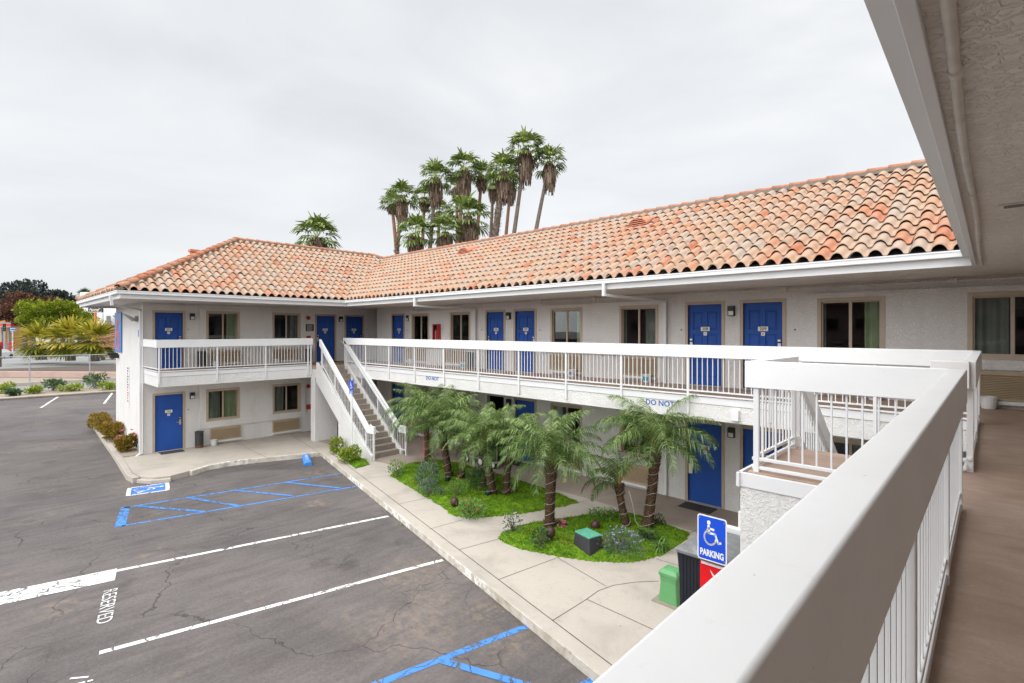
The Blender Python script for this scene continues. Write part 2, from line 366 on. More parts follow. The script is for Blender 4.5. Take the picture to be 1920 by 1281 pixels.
# mirrored helper: wing A reads left to right with growing Y, wing B with growing X
DW=.87
def door(fr,u0,u1,z0,num,panels,hand,parent=motel,ztop=None,tagpaper=False):
    zt=ztop or z0+2.03
    t=MB(); t.fr=fr
    for a,c,e,f in ((u0-.075,u0,z0,zt+.075),(u1,u1+.075,z0,zt+.075),(u0,u1,zt,zt+.075)): t.box(a,c,-.10,.018,e,f)
    t.box(u0,u1,-.10,-.012,z0,z0+.03) if False else None
    leaf=MB(); leaf.fr=fr
    D=-.045; ops=[]
    w_=u1-u0
    if panels:
        for r0,r1 in ((.20,.62),(.78,1.30),(1.40,1.86)):
            for c0,c1 in ((.13,.44),(.56,.87)): ops.append((u0+w_*c0,u0+w_*c1,z0+r0,z0+r1))
    wallcells(leaf,u0,u1,z0+.015,zt,ops,D)
    for a,c,e,f in ops:
        p=[(a,e),(c,e),(c,f),(a,f)]
        def ring(i0,d0,i1,d1):
            A=[(a+i0,e+i0),(c-i0,e+i0),(c-i0,f-i0),(a+i0,f-i0)]; B=[(a+i1,e+i1),(c-i1,e+i1),(c-i1,f-i1),(a+i1,f-i1)]
            for k in range(4):
                q=(k+1)%4; leaf.face([(A[k][0],d0,A[k][1]),(A[q][0],d0,A[q][1]),(B[q][0],d1,B[q][1]),(B[k][0],d1,B[k][1])])
        ring(0,D,.010,D-.020); ring(.010,D-.020,.030,D-.020); ring(.030,D-.020,.055,D-.004)
        leaf.face([(a+.055,D-.004,e+.055),(c-.055,D-.004,e+.055),(c-.055,D-.004,f-.055),(a+.055,D-.004,f-.055)])
    leaf.box(u0,u1,-.09,D-.024,z0+.015,zt)
    o=leaf.build('door',M['door'],parent)
    t.build('door_frame',M['trim'],o,recalc=True)
    s=MB(); s.fr=fr; s.box(u0-.0,u1+.0,-.05,.10,z0+.001,z0+.014); s.build('threshold',M['kerb'],o)
    # lock and lever
    h=MB(); h.fr=fr
    uh=u1-.075 if hand>0 else u0+.075
    h.cm=1; h.box(uh-.035,uh+.035,D,D+.028,z0+1.10,z0+1.19)
    h.cm=0; h.box(uh-.03,uh+.03,D,D+.032,z0+1.13,z0+1.175); h.box(uh-.032,uh+.032,D,D+.02,z0+.90,z0+1.09)
    h.box(uh-.012,uh+.012,D+.02,D+.06,z0+.985,z0+1.01); sgn=-1 if hand>0 else 1
    h.box(min(uh,uh+sgn*.12),max(uh,uh+sgn*.12),D+.045,D+.062,z0+.985,z0+1.008)
    h.build('door_handle',[M['steel'],M['black']],o)
    if tagpaper:
        g=MB(); g.fr=fr; g.box(uh-.05,uh+.05,D+.064,D+.068,z0+.72,z0+.97); g.build('door_hanger',M['plate'],o)
    um=(u0+u1)/2; pl=MB(); pl.fr=fr
    n=6; 
    def rrect(cx,cz,hw,hh,r,d0,d1):
        pts=[]
        for qx,qz,a0 in ((1,1,0),(-1,1,90),(-1,-1,180),(1,-1,270)):
            for k in range(4):
                a=R(a0+30*k); pts.append((cx+qx*(hw-r)+r*math.cos(a),cz+qz*(hh-r)+r*math.sin(a)))
        pl.face([(x,d1,z) for x,z in pts])
        for k in range(len(pts)):
            x,z=pts[k]; x2,z2=pts[(k+1)%len(pts)]; pl.face([(x,d0,z),(x2,d0,z2),(x2,d1,z2),(x,d1,z)])
    rrect(um,z0+1.42,.112,.052,.015,D,D+.006); rrect(um,z0+1.30,.042,.042,.008,D,D+.006)
    p=pl.build('number_plate',M['plate'],o)
    put_text(num,.102,M['ink'],'number_lettering',fr,um,D+.0065,z0+1.418,o,.0012,extr=.001)
    put_text('S',.05,M['ink'],'symbol_lettering',fr,um,D+.0065,z0+1.30,o,.002,extr=.001)
    return (u0,u1,z0,zt)
def window(fr,u0,u1,z0,z1,cur=((.55,.98,'green'),),d0=0.0):
    """u0..u1, z0..z1 is the outer edge of the tan frame"""
    f=MB(); f.fr=fr; t=.075
    for a,c,e,g in ((u0,u0+t,z0,z1),(u1-t,u1,z0,z1),(u0+t,u1-t,z1-t,z1),(u0+t,u1-t,z0,z0+t)): f.box(a,c,d0-.11,d0+.016,e,g)
    o=f.build('window',M['trim'],motel,bevel=.004)
    s=MB(); s.fr=fr; t2=t+.028; um=(u0+u1)/2
    for a,c,e,g in ((u0+t,u0+t2,z0+t,z1-t),(u1-t2,u1-t,z0+t,z1-t),(u0+t2,u1-t2,z1-t2,z1-t),(u0+t2,u1-t2,z0+t,z0+t2),(um-.028,um+.028,z0+t2,z1-t2)): s.box(a,c,d0-.085,d0-.045,e,g)
    s.build('window_sash',M['trim'],o)
    g=MB(); g.fr=fr
    for a,c in ((u0+t2,um-.028),(um+.028,u1-t2)): g.box(a,c,d0-.068,d0-.062,z0+t2,z1-t2)
    g.build('window_panes',M['glass'],o)
    for a,c,k in cur:
        m=MB(); m.fr=fr; W=u1-u0; n=int((c-a)*W/.018); ph=random.random()*6
        pr=[]
        for i in range(n+1):
            u=u0+W*(a+(c-a)*i/n); d=d0-.125+.024*math.sin(i*.62+ph)+.012*math.sin(i*.23+ph*2); pr.append((u,d))
        for (ua,da),(ub,db) in zip(pr,pr[1:]): m.face([(ua,da,z0+.02),(ub,db,z0+.02),(ub,db,z1-.02),(ua,da,z1-.02)])
        m.build('curtain',M['curtain_'+k],o,smooth=True,recalc=False)
    return (u0+.01,u1-.01,z0+.01,z1-.01)
def aircon(fr,u0,u1,z0,z1):
    b=MB(); b.fr=fr; D=.09
    b.box(u0,u1,0,.03,z0-.06,z1+.02)
    for a,c,e,f in ((u0,u1,z1-.03,z1),(u0,u1,z0,z0+.03),(u0,u0+.03,z0+.03,z1-.03),(u1-.03,u1,z0+.03,z1-.03)): b.box(a,c,.03,D,e,f)
    o=b.build('air_conditioner',M['grille'],motel)
    g=MB(); g.fr=fr; z=z0+.045
    while z<z1-.045:
        g.face([(u0+.03,D-.012,z),(u1-.03,D-.012,z),(u1-.03,D-.045,z+.016),(u0+.03,D-.045,z+.016)])
        g.box(u0+.03,u1-.03,D-.02,D-.006,z-.0065,z+.0065); z+=.030
    g.build('grille_slats',M['grille'],o)
    s=MB(); s.fr=fr; s.box(u0-.02,u1+.02,.0,.12,z0-.075,z0-.012); s.build('sleeve_sill',M['white'],o)
def wall_lamp(fr,u,z):
    b=MB(); b.fr=fr; b.box(u-.075,u+.075,0,.03,z-.12,z+.12); b.box(u-.075,u+.075,.03,.11,z+.0,z+.12); b.box(u-.075,u-.06,.03,.10,z-.12,z); b.box(u+.06,u+.075,.03,.10,z-.12,z); b.box(u-.06,u+.06,.03,.10,z-.12,z-.105)
    o=b.build('wall_lamp',M['black'],motel,bevel=.004)
    l=MB(); l.fr=fr; l.box(u-.058,u+.058,.03,.092,z-.104,z-.002); l.build('lamp_lens',M['lens'],o)
def viewer(fr,u,z):
    b=MB(); b.fr=fr; b.box(u-.016,u+.016,0,.014,z-.016,z+.016); b.build('door_stop',M['black'],motel)

opA=[];opB=[];opC=[]
# --- wing A (faces +X) --------------------------------------------------
for (u0,u1,z0,num,pan,hand) in ((4.44,5.30,Z1,'101',0,1),(4.44,5.30,Z2,'201',1,1),(10.40,11.24,Z2,'202',1,-1),(11.80,12.64,Z2,'203',1,1),(11.80,12.64,Z1,'103',0,1)):
    opA.append(door(fA,u0,u1,z0,num,pan,hand))
PAN=.065   # the window bays stand proud of the wall
bayA=[]
for z0,z1,cur1,cur2 in ((1.05,2.27,((.04,.44,'grey'),(.56,.97,'green')),((.04,.42,'grey'),)),(4.02,5.25,((.62,.97,'green'),),((.66,.97,'grey'),))):
    bayA.append(window(fA,6.05,7.24,z0,z1,cur1,PAN)); bayA.append(window(fA,8.49,9.66,z0,z1,cur2,PAN))
for u0,u1 in ((6.20,7.28),(8.50,9.62)):
    aircon(fA,u0,u1,.30,.74); aircon(fA,u0,u1,3.27,3.72)
for u,z in ((5.60,5.02),(5.60,2.08),(11.52,5.02),(11.52,2.08)): wall_lamp(fA,u,z)
for u,z in ((5.48,4.55),(5.48,1.58),(10.2,4.55),(12.85,4.55)): viewer(fA,u,z)
pass_op=(13.48,14.30,Z2,Z2+2.05)
# --- wing B (faces -Y) --------------------------------------------------
for (u0,u1,z0,num,pan,hand,pp) in ((-19.44,-18.58,Z2,'205',1,-1,0),(-13.44,-12.58,Z2,'206',1,-1,0),(-12.03,-11.16,Z2,'207',1,1,0),(-5.94,-5.08,Z2,'208',1,-1,0),(-4.57,-3.71,Z2,'209',1,1,0),
        (-12.03,-11.16,Z1,'107',0,1,0),(-5.94,-5.08,Z1,'108',0,-1,1),(-4.57,-3.71,Z1,'109',0,1,0),(-19.44,-18.58,Z1,'105',0,-1,0)):
    opB.append(door(fB,u0,u1,z0,num,pan,hand,tagpaper=bool(pp)))
bayB=[]
for (u0,u1,cu,cl) in ((-17.92,-16.73,((.62,.97,'grey'),),((.04,.4,'grey'),)),(-15.42,-14.25,((.04,.36,'green'),(.7,.97,'grey')),((.6,.97,'grey'),)),
        (-10.44,-9.22,((.78,.97,'green'),),((.04,.3,'green'),)),(-7.93,-6.74,((.04,.14,'grey'),(.62,.97,'grey')),((.6,.97,'green'),)),
        (-3.0,-1.80,((.70,.985,'green'),(.04,.12,'grey')),((.5,.97,'grey'),)),(-.57,.62,((.04,.46,'grey'),(.86,.97,'green')),((.04,.4,'green'),))):
    bayB.append(window(fB,u0,u1,3.98,5.19,cu,PAN)); bayB.append(window(fB,u0,u1,1.03,2.24,cl,PAN))
for u0,u1 in ((-18.28,-17.02),(-15.80,-14.54),(-10.46,-9.26),(-7.86,-6.82),(-2.9,-1.85),(-.42,.80)):
    aircon(fB,u0,u1,3.27,3.74); aircon(fB,u0,u1,.32,.78)
for u,z in ((-18.36+.15,5.02),(-12.31,5.0),(-4.83,4.97),(-4.83,2.05),(-12.31,2.05)): wall_lamp(fB,u,z)
for u in (-18.35,-13.7,-10.95,-6.12,-3.45): viewer(fB,u,4.52)
opening=(-13.44,-12.58,Z1,Z1+2.05)
# --- stucco walls --------------------------------------------------------
b=MB(); b.fr=fA; wall(b,YE,15.6,0,ZS+.03,opA+[pass_op]+[(a-.03,c+.03,e-.03,f+.03) for a,c,e,f in bayA],0,.16)
b.build('wall',M['stucco'],motel,recalc=False)
b=MB(); b.fr=fB; wall(b,-20.7,XC,0,ZS+.03,opB+[opening]+[(a-.03,c+.03,e-.03,f+.03) for a,c,e,f in bayB],0,.16)
b.build('wall',M['stucco'],motel,recalc=False)
def bays(fr,spans,ops):
    for u0,u1,z0,z1 in spans:
        b=MB(); b.fr=fr
        wall(b,u0,u1,z0,z1,[o for o in ops if u0<o[0]<u1 and z0<o[2]<z1],PAN,.15,edges=True)
        b.build('window_bay',M['stucco'],motel,recalc=False)
bays(fA,[(5.83,9.88,.80,2.62),(5.83,9.88,3.79,5.30)],bayA)
bays(fB,[(-18.15,-14.02,.84,2.62),(-18.15,-14.02,3.80,5.30),(-10.68,-6.52,.84,2.62),(-10.68,-6.52,3.80,5.30),(-3.22,1.5,.84,2.62),(-3.22,1.5,3.80,5.30)],bayB)
b=MB()
b.fr=fE; wallcells(b,-26.9,XA,0,ZS+.03,[],0)                                   # wing A end wall
b.fr=None
b.face([(-20.7,YB,0),(-20.7,15.6,0),(-20.7,15.6,ZS),(-20.7,YB,ZS)]); b.face([(XA,15.6,0),(-20.7,15.6,0),(-20.7,15.6,ZS),(XA,15.6,ZS)])
b.face([(-26.9,YE,0),(-26.9,19,0),(-26.9,19,ZS),(-26.9,YE,ZS)])
b.fr=fC; wallcells(b,-8,YB,0,ZS+.03,[],0); b.fr=None
b.face([(-26.9,19,0),(9,19,0),(9,19,ZS),(-26.9,19,ZS)]); b.face([(9,19,0),(9,-8,0),(9,-8,ZS),(9,19,ZS)]); b.face([(XC,-8,0),(9,-8,0),(9,-8,ZS),(XC,-8,ZS)])
b.build('end_wall',M['stucco'],motel,recalc=False)
# dark rooms behind the glass
b=MB()
b.box(-26.7,XA-.17,YE+.3,18.6,.2,5.4); 
r1=b.build('room_interior',M['room'],motel)
b=MB(); b.box(-20.5,XC-.2,YB+.17,18.6,.2,5.4); r2=b.build('room_interior',M['room'],motel)
for r_,face in ((r1,'x'),(r2,'y')):          # open the room shells towards the windows
    bmx=bmesh.new(); bmx.from_mesh(r_.data)
    kill=[f for f in bmx.faces if (face=='x' and f.normal.x>.9) or (face=='y' and f.normal.y<-.9)]
    bmesh.ops.delete(bmx,geom=kill,context='FACES'); bmx.to_mesh(r_.data); bmx.free()
b=MB()   # floor between storeys inside
b.box(-26.7,XA-.17,YE+.3,18.5,2.7,3.1); b.box(-20.4,XC-.2,YB+.17,18.5,2.7,3.1); b.build('inner_floor',M['room'],motel)

# --- balcony decks -------------------------------------------------------
YA0=4.10
XSB=-19.45      # edge the stair starts from
CX=lambda y:-.2050-.0163*y       # line of the near railing
dk=MB()
deckA=[(XA,YA0),(XAF,YA0),(XAF,9.22),(XSB,9.22),(XSB,YBF),(-.36,YBF),(-.30,6.72),(-1.86,6.72),(-1.86,5.27),(-.276,5.27),(-.075,-8),(XC,-8),(XC,YB),(-20.7,YB),(-20.7,15.6),(XA,15.6)]
dk.prism(deckA,2.98,Z2)
dk.build('upper_walkway',M['deck'],motel)
fb=MB()
# stuccoed slab edge under a smooth white trim band
def band(b,p0,p1,off,z0,z1,th=.05):
    d=(Vector(p1)-Vector(p0)).normalized(); n=Vector((d.y,-d.x))
    a=[Vector(p0)+n*(off-th),Vector(p1)+n*(off-th),Vector(p1)+n*off,Vector(p0)+n*off]
    b.prism([(q.x,q.y) for q in a],z0,z1)
edges=[((XA,YA0),(XAF,YA0)),((XAF,YA0),(XAF,9.22)),((XSB,YBF),(-.36,YBF))]
sl=MB(); sl.prism([(XA,YA0+.0),(XAF,YA0),(XAF,9.22),(XSB,9.22),(XSB,YBF),(-.36,YBF),(-.30,6.72),(-.09,-8),(XC,-8),(XC,YB),(-20.7,YB),(-20.7,15.6),(XA,15.6)],2.66,2.98)
sl.build('balcony_slab',M['stucco'],motel)
tb=MB()
for p0,p1 in edges: band(tb,p0,p1,.014,2.99,3.128)
tb.build('balcony_trim',M['white'],motel,bevel=.004)
# near wing: painted kerb line and stucco ledge outside it
lg=MB(); lg.prism([(-.40,5.26),(-.290,5.26),(-.090,-8),(-.24,-8)],2.7,3.05); lg.build('stucco_ledge',M['stucco'],motel)
lt=MB(); lt.prism([(-.292,5.2),(-.272,5.2),(-.073,-8),(-.093,-8)],3.0,3.145); lt.prism([(-.37,10.40),(-.345,10.40),(-.318,6.75),(-.343,6.75)],3.0,3.135); lt.build('deck_edge_trim',M['white'],motel)

# --- railings ------------------------------------------------------------
NB=[0]
def railing(p0,p1,posts,zt=4.2,depth=.26,thick=.09,z_foot=2.76,off=.03,lowrails=True,pick=.108,single=0,bevel=.008,foot=None,ends=(0,0)):
    """p0,p1 plan points; z may slope: pass (x,y,dz)"""
    a=Vector((p0[0],p0[1],0)); c=Vector((p1[0],p1[1],0)); za=p0[2] if len(p0)>2 else 0; zc=p1[2] if len(p1)>2 else 0
    L=(c-a).length; d=(c-a)/L
    dz=lambda s:za+(zc-za)*s/L
    P=lambda s,z:a+d*s+Vector((0,0,z+dz(s)))
    b=MB()
    def bm(s0,s1,z0,z1,th,bb):
        n=Vector((d.y,-d.x,0))*th/2
        q=[P(s0,z0)-n,P(s0,z0)+n,P(s1,z0)+n,P(s1,z0)-n,P(s0,z1)-n,P(s0,z1)+n,P(s1,z1)+n,P(s1,z1)-n]
        i=[bb.pt(x) for x in q]
        for f in ((0,3,2,1),(4,5,6,7),(0,1,5,4),(1,2,6,5),(2,3,7,6),(3,0,4,7)): bb.idx([i[k] for k in f])
    n=4 if not bevel>.01 else 24
    for k in range(n): pass
    bm(ends[0],L+ends[1],zt-depth,zt,thick,b)
    o=b.build('railing',M['beam'],motel,bevel=bevel,smooth_bevel=True)
    if lowrails:
        r=MB()
        bm(.02,L-.02,3.232,3.262,.030,r); bm(.02,L-.02,3.148,3.178,.030,r)
        r.build('bottom_rail',M['white'],o,bevel=.003)
    for s in posts:
        q=MB(); w=.05
        zf=foot if foot is not None else z_foot
        bot=P(s,zf); top=P(s,zt-depth+.01)
        nn=Vector((d.y,-d.x,0))*w/2; dd=d*w/2
        q.prism([((bot+x*nn+y*dd).x,(bot+x*nn+y*dd).y) for x,y in ((-1,-1),(1,-1),(1,1),(-1,1))],bot.z,top.z)
        q.build('post',M['white'],o,bevel=.003)
    cnt=int(L/pick); step=L/cnt; rest=MB()
    for k in range(1,cnt):
        s=k*step
        if any(abs(s-x)<.045 for x in posts): continue
        tgt=MB() if NB[0]<single else rest
        lo=P(s,3.245 if lowrails else zf_low); hi=P(s,zt-depth+.01); h=.0075
        tgt.prism([(lo.x-h,lo.y-h),(lo.x+h,lo.y-h),(lo.x+h,lo.y+h),(lo.x-h,lo.y+h)],lo.z,hi.z)
        if tgt is not rest: tgt.build('baluster',M['white'],o); NB[0]+=1
    if rest.f:
        k=rest.build('balusters',M['white'],o); k['kind']='stuff'
    return o
zf_low=3.245
# near wing rail (camera stands behind it), landing rails, rail on to the corner
def cpt(y,o=0): return (CX(y)+o,y)
nr=railing(cpt(-1.6),cpt(5.32),[.32+1.6-.02,2.0+1.6+.06,3.62+1.6+.06,5.30+1.6-.06],thick=.10,bevel=.008,single=52,z_foot=3.05,depth=.265,pick=.104)
railing((-1.85,5.31),(-.34,5.31),[.06,1.38],thick=.085,bevel=.006,single=66,z_foot=3.12,depth=.26,ends=(-.04,-.0))
railing((-1.83,6.70),(-1.83,5.36),[.05],thick=.085,bevel=.006,single=80,z_foot=3.12,depth=.26)
railing((-.58,6.66),(-.285,6.66),[.06],thick=.085,bevel=.006,single=80,z_foot=3.05,depth=.26)
railing((-.285,6.70),(-.355,10.42),[.06,1.9,3.6],thick=.09,bevel=.006,single=100,z_foot=2.9,depth=.265)
# wing B and wing A rails
railing((-19.53,YBF-.03),(-.36,YBF-.03),[.06,1.69,3.28,4.87,6.46,8.10,9.75,11.40,13.02,14.64,16.26,17.9],thick=.09,z_foot=2.76,ends=(0,.04))
railing((XAF+.03,YA0-.02),(XAF+.03,9.24),[.05,1.75,3.37,4.97,5.09],thick=.09,z_foot=2.76,ends=(-.04,0))
railing((XA+.02,YA0+.0),(XAF-.02,YA0+.0),[.05],thick=.08,z_foot=2.98)

# --- stair at the inner corner -------------------------------------------
def stair(x0,y0,dirv,width,run,n,zt,zb,closed_from,name='staircase'):
    """dirv: plan direction downhill; width measured to the left of it is wv"""
    d=Vector((dirv[0],dirv[1],0)); wv=Vector((-d.y,d.x,0)); o0=Vector((x0,y0,0)); H=zt-zb; rs=H/n; tr=run/(n-1)
    st=MB()
    for k in range(n-1):
        zz=zt-rs*(k+1); a=o0+d*(tr*k); c=o0+d*(tr*(k+1)+.025)
        q=[a,c,c+wv*width,a+wv*width]; st.prism([(v.x,v.y) for v in q],zz-.05,zz)
        a2=o0+d*(tr*k); c2=a2+d*.03; q=[a2-d*.004,c2,c2+wv*width,a2-d*.004+wv*width]; st.prism([(v.x,v.y) for v in q],zz-.0,zz+rs-.052)
    c=o0+d*(tr*(n-1)); q=[c,c+d*.03,c+d*.03+wv*width,c+wv*width]; st.prism([(v.x,v.y) for v in q],zb,zb+rs-.05)
    s=st.build(name,M['step'],motel,bevel=.006)
    for side in (0,1):
        g=MB(); off=wv*(-.11 if side==0 else width); m=slope=H/run
        prof=[(-.02,zt+.14),(run+.12,zb+.14+m*.0-.02),(run+.12,zb)]
        if side==0: prof+=[(closed_from,zb),(closed_from,zt-m*closed_from-.62),(-.02,zt-.62)]
        else: prof+=[(closed_from,zb),(closed_from,zt-m*closed_from-.62),(-.02,zt-.62)]
        pts=[o0+d*u+off+Vector((0,0,z)) for u,z in prof]; pts2=[p+wv*.11 for p in pts]
        i=[g.pt(p) for p in pts]; j=[g.pt(p) for p in pts2]; nn=len(pts)
        g.idx(i); g.idx(j[::-1])
        for k in range(nn): g.idx([i[k],j[k],j[(k+1)%nn],i[(k+1)%nn]])
        g.build('stringer',M['stucco'],s,bevel=.006)
    return s
def stair_rail(p0,p1,zt0,zt1,posts,parent,level=.4,depth=.25,low=.16):
    a=Vector((p0[0],p0[1],0)); c=Vector((p1[0],p1[1],0)); L=(c-a).length; d=(c-a)/L; n=Vector((d.y,-d.x,0))
    z=lambda s:zt0+(zt1-zt0)*min(1,s/L)
    def seg(b,s0,s1,za,zb_,th,dp):
        q=[]
        for s,zz in ((s0,za),(s1,zb_)):
            for w_ in (-1,1):
                for h in (-dp,0): q.append(a+d*s+n*w_*th/2+Vector((0,0,zz+h)))
        i=[b.pt(x) for x in q]
        for f in ((0,1,3,2),(4,6,7,5),(0,4,5,1),(2,3,7,6),(0,2,6,4),(1,5,7,3)): b.idx([i[k] for k in f])
    b=MB(); seg(b,0,L,zt0,zt1,.09,depth); seg(b,L,L+level,zt1,zt1,.09,depth)
    o=b.build('stair_railing',M['beam'],parent,bevel=.008)
    r=MB(); seg(r,.05,L,zt0-.86,zt1-.86+.0,.03,.03); seg(r,L,L+level-.04,.34,.34,.03,.03); r.build('bottom_rail',M['white'],o)
    for s in posts+[L+level-.04]:
        q=MB(); p=a+d*s; zz=z(s); lo=.15 if s>L else zz-1.02; w_=.025
        q.prism([(p.x-w_,p.y-w_),(p.x+w_,p.y-w_),(p.x+w_,p.y+w_),(p.x-w_,p.y+w_)],lo,zz-depth+.02); q.build('post',M['white'],o)
    bl=MB(); s=.1
    while s<L+level-.08:
        p=a+d*s; zz=z(s); lo=zz-.87 if s<L else .33; h=.0075
        bl.prism([(p.x-h,p.y-h),(p.x+h,p.y-h),(p.x+h,p.y+h),(p.x-h,p.y+h)],lo,zz-depth+.02); s+=.105
    k=bl.build('balusters',M['white'],o); k['kind']='stuff'
    return o
sA=stair(XSB,9.32,(1,0),1.06,3.90,17,Z2,Z1,1.75)
stair_rail((XSB+.22,9.26),(-15.72,9.26),4.16,1.28,[.15,1.2,2.4,3.4],sA,.42)
stair_rail((XSB-.02,10.42),(-15.55,10.42),4.14,1.16,[.15,1.3,2.5,3.5],sA,.42)
h=MB(); h.tube([(-19.6,10.30,4.08),(-19.2,10.30,3.92),(-15.6,10.30,1.16),(-15.35,10.30,1.10)],.022,8); h.tube([(-15.75,9.36,1.30),(-15.35,9.38,1.10),(-15.28,9.40,1.09)],.02,8)
h.build('handrail',M['white'],sA,smooth=True)
# pier under the balcony corner
p=MB(); p.box(-19.96,-19.60,9.22,10.16,.15,2.66); p.build('stucco_pier',M['stucco'],motel,bevel=.01)

# --- stair landing of the near wing --------------------------------------
lb=MB(); lb.prism([(-1.93,5.25),(-.29,5.25),(-.31,6.72),(-1.93,6.72)],.15,2.965); lb.build('landing_base',M['stucco'],motel,bevel=.012)
lt=MB()
band(lt,(-1.95,5.235),(-.285,5.235),.0,2.965,3.105,.03); band(lt,(-1.95,6.72),(-1.95,5.205),.0,2.965,3.105,.03); lt.build('landing_trim',M['white'],motel,bevel=.004)
sC=stair(-.56,6.72,(0,1),1.20,3.90,17,Z2,Z1,3.0)
sr=stair_rail((-1.82,6.74),(-1.82,10.5),4.16,1.22,[.05,1.3,2.5,3.4],sC,.4)
stair_rail((-.50,6.74),(-.50,10.5),4.16,1.22,[.05,1.3,2.5,3.4],sC,.4)
# low guard rail beside the foot of the stair
g=railing((-3.55,9.62,-2.97),(-2.05,9.62,-2.97),[.06,1.4],thick=.09,z_foot=3.12,depth=.30,pick=.14)

# --- eaves: fascia, gutter, soffit ---------------------------------------
YCX=lambda y:-.20-.0200*(y-2)        # fascia arris of the near wing
sf=MB()
sf.cm=0
sf.face([(-26.9,3.05,ZS),(XE,3.05,ZS),(XE,YEV,ZS),(YCX(YEV),YEV,ZS),(YCX(-8),-8,ZS),(XC,-8,ZS),(XC,YB,ZS),(-20.7,YB,ZS),(-20.7,15.6,ZS),(XA,15.6,ZS),(XA,YE,ZS),(-26.9,YE,ZS)])
sf.build('soffit',M['stucco_ceiling'],motel,recalc=False)
# end overhang left of the wing A end wall
fs=MB()
line=[(-27.6,2.98),(XE,2.98),(XE,YEV),(YCX(YEV)-.05,YEV),(YCX(-8)-.05,-8)]
def along(b,pts,in0,in1,z0,z1):
    """board following a polyline; positive offsets lie outside (towards the yard)"""
    P=[Vector(p) for p in pts]; off=[]
    for i,p in enumerate(P):
        ns=[]
        if i>0: e=(P[i]-P[i-1]).normalized(); ns.append(Vector((e.y,-e.x)))
        if i<len(P)-1: e=(P[i+1]-P[i]).normalized(); ns.append(Vector((e.y,-e.x)))
        n=sum(ns,Vector((0,0))).normalized(); k=1/max(.3,n.dot(ns[0])); off.append(n*k)
    for i in range(len(P)-1):
        q=[P[i]+off[i]*in0,P[i+1]+off[i+1]*in0,P[i+1]+off[i+1]*in1,P[i]+off[i]*in1]
        b.prism([(v.x,v.y) for v in q],z0,z1)
along(fs,line,-.05,0,5.46,5.70); fs.build('fascia',M['white'],motel,bevel=.004)
gt=MB(); along(gt,line,.003,.098,5.592,5.600); along(gt,line,.090,.101,5.600,5.668); along(gt,line,.080,.112,5.668,5.692); along(gt,line,.003,.012,5.600,5.668)
gt.build('gutter',M['white'],motel)
fs=MB(); fs.beam((-27.62,2.98,5.57),(-27.62,19,5.57),.05,.24); fs.build('fascia',M['white'],motel)
# ceiling pipe and strip vent over the near walkway
pp=MB(); pp.tube([(YCX(y)+.062+.008*math.sin(y*1.3),y,ZS-.034-.006*math.sin(y*2.1)) for y in [-1+.35*k for k in range(33)]],.019,10)
for y in (2.55,4.9,7.6): pp.tube([(YCX(y)+.062,y-.03,ZS-.03),(YCX(y)+.062,y+.03,ZS-.03)],.024,10)
pp.build('ceiling_pipe',plain('cream_pipe',(.62,.58,.52),.5),motel,smooth=True)
vt=MB(); vt.box(-.07,1.1,5.64,5.80,ZS-.012,ZS-.002); vt.cm=1
for k in range(3): vt.box(-.04,1.08,5.665+.045*k,5.69+.045*k,ZS-.0135,ZS-.0122)
vt.build('soffit_vent',[M['stucco_ceiling'],M['dark']],motel)
# conduit and junction boxes below the soffit
for fr,runs,boxes in ((fB,((-13.9,-4.0),(-3.9,1.6),(-18.9,-14.6)),(-3.66,-.77,-10.9,-8.8,-17.9)),(fA,((4.3,9.7),),(5.75,8.1))):
    for a,c in runs: cd=MB(); cd.fr=fr; cd.box(a,c,.05,.085,5.40,5.435); cd.build('conduit',M['stucco_ceiling'],motel)
    for u in boxes: cd=MB(); cd.fr=fr; cd.box(u-.06,u+.06,.0,.10,5.37,5.47); cd.build('junction_box',M['stucco_ceiling'],motel)
# downspouts
def downspout(pts,sz=.075):
    d=MB()
    for p,q in zip(pts,pts[1:]):
        v=Vector(q)-Vector(p); up=(1,0,0) if abs(v.normalized().z)>.8 else (0,0,1)
        e=v.normalized()*.03; d.beam(Vector(p)-e,Vector(q)+e,sz,sz*.8 if up==(0,0,1) else sz,up)
    d.build('downspout',M['white'],motel,bevel=.006)
downspout([(-6.80,10.13,5.56),(-6.80,10.13,5.33),(-6.53,12.56,5.26),(-6.53,12.60,.22)])
downspout([(-14.25,10.13,5.56),(-14.25,10.13,5.33),(-13.98,12.56,5.26),(-13.98,12.60,.22)])
downspout([(-19.9,2.88,5.56),(-19.9,2.92,5.30),(-21.86,4.0,5.22),(-21.86,4.0,.2),(-21.80,3.85,.12)])
# smoke alarm, bells, small plates on wing A
def onwall(name,fr,u0,u1,z0,z1,d,mat): 
    q=MB(); q.fr=fr; q.box(u0,u1,0,d,z0,z1); return q.build(name,mat,motel,bevel=.004)
def bell(fr,u,z,r=.09):
    q=MB(); q.fr=lambda a,c,e:fr(u+a,e+.0,z+c); q.lathe([(0.001,.0),(r,.0),(r,.03),(r*.7,.055),(.001,.06)],n=20); q.build('alarm_bell',M['red'],motel,smooth=False)
for dz in (0,-2.97):
    bell(fA,10.03,5.05+dz); onwall('alarm_strobe',fA,9.97,10.09,5.20+dz,5.28+dz,.05,M['lens']); onwall('fire_call_point',fA,9.95,10.12,4.13+dz-.07,4.27+dz,.05,M['red'])
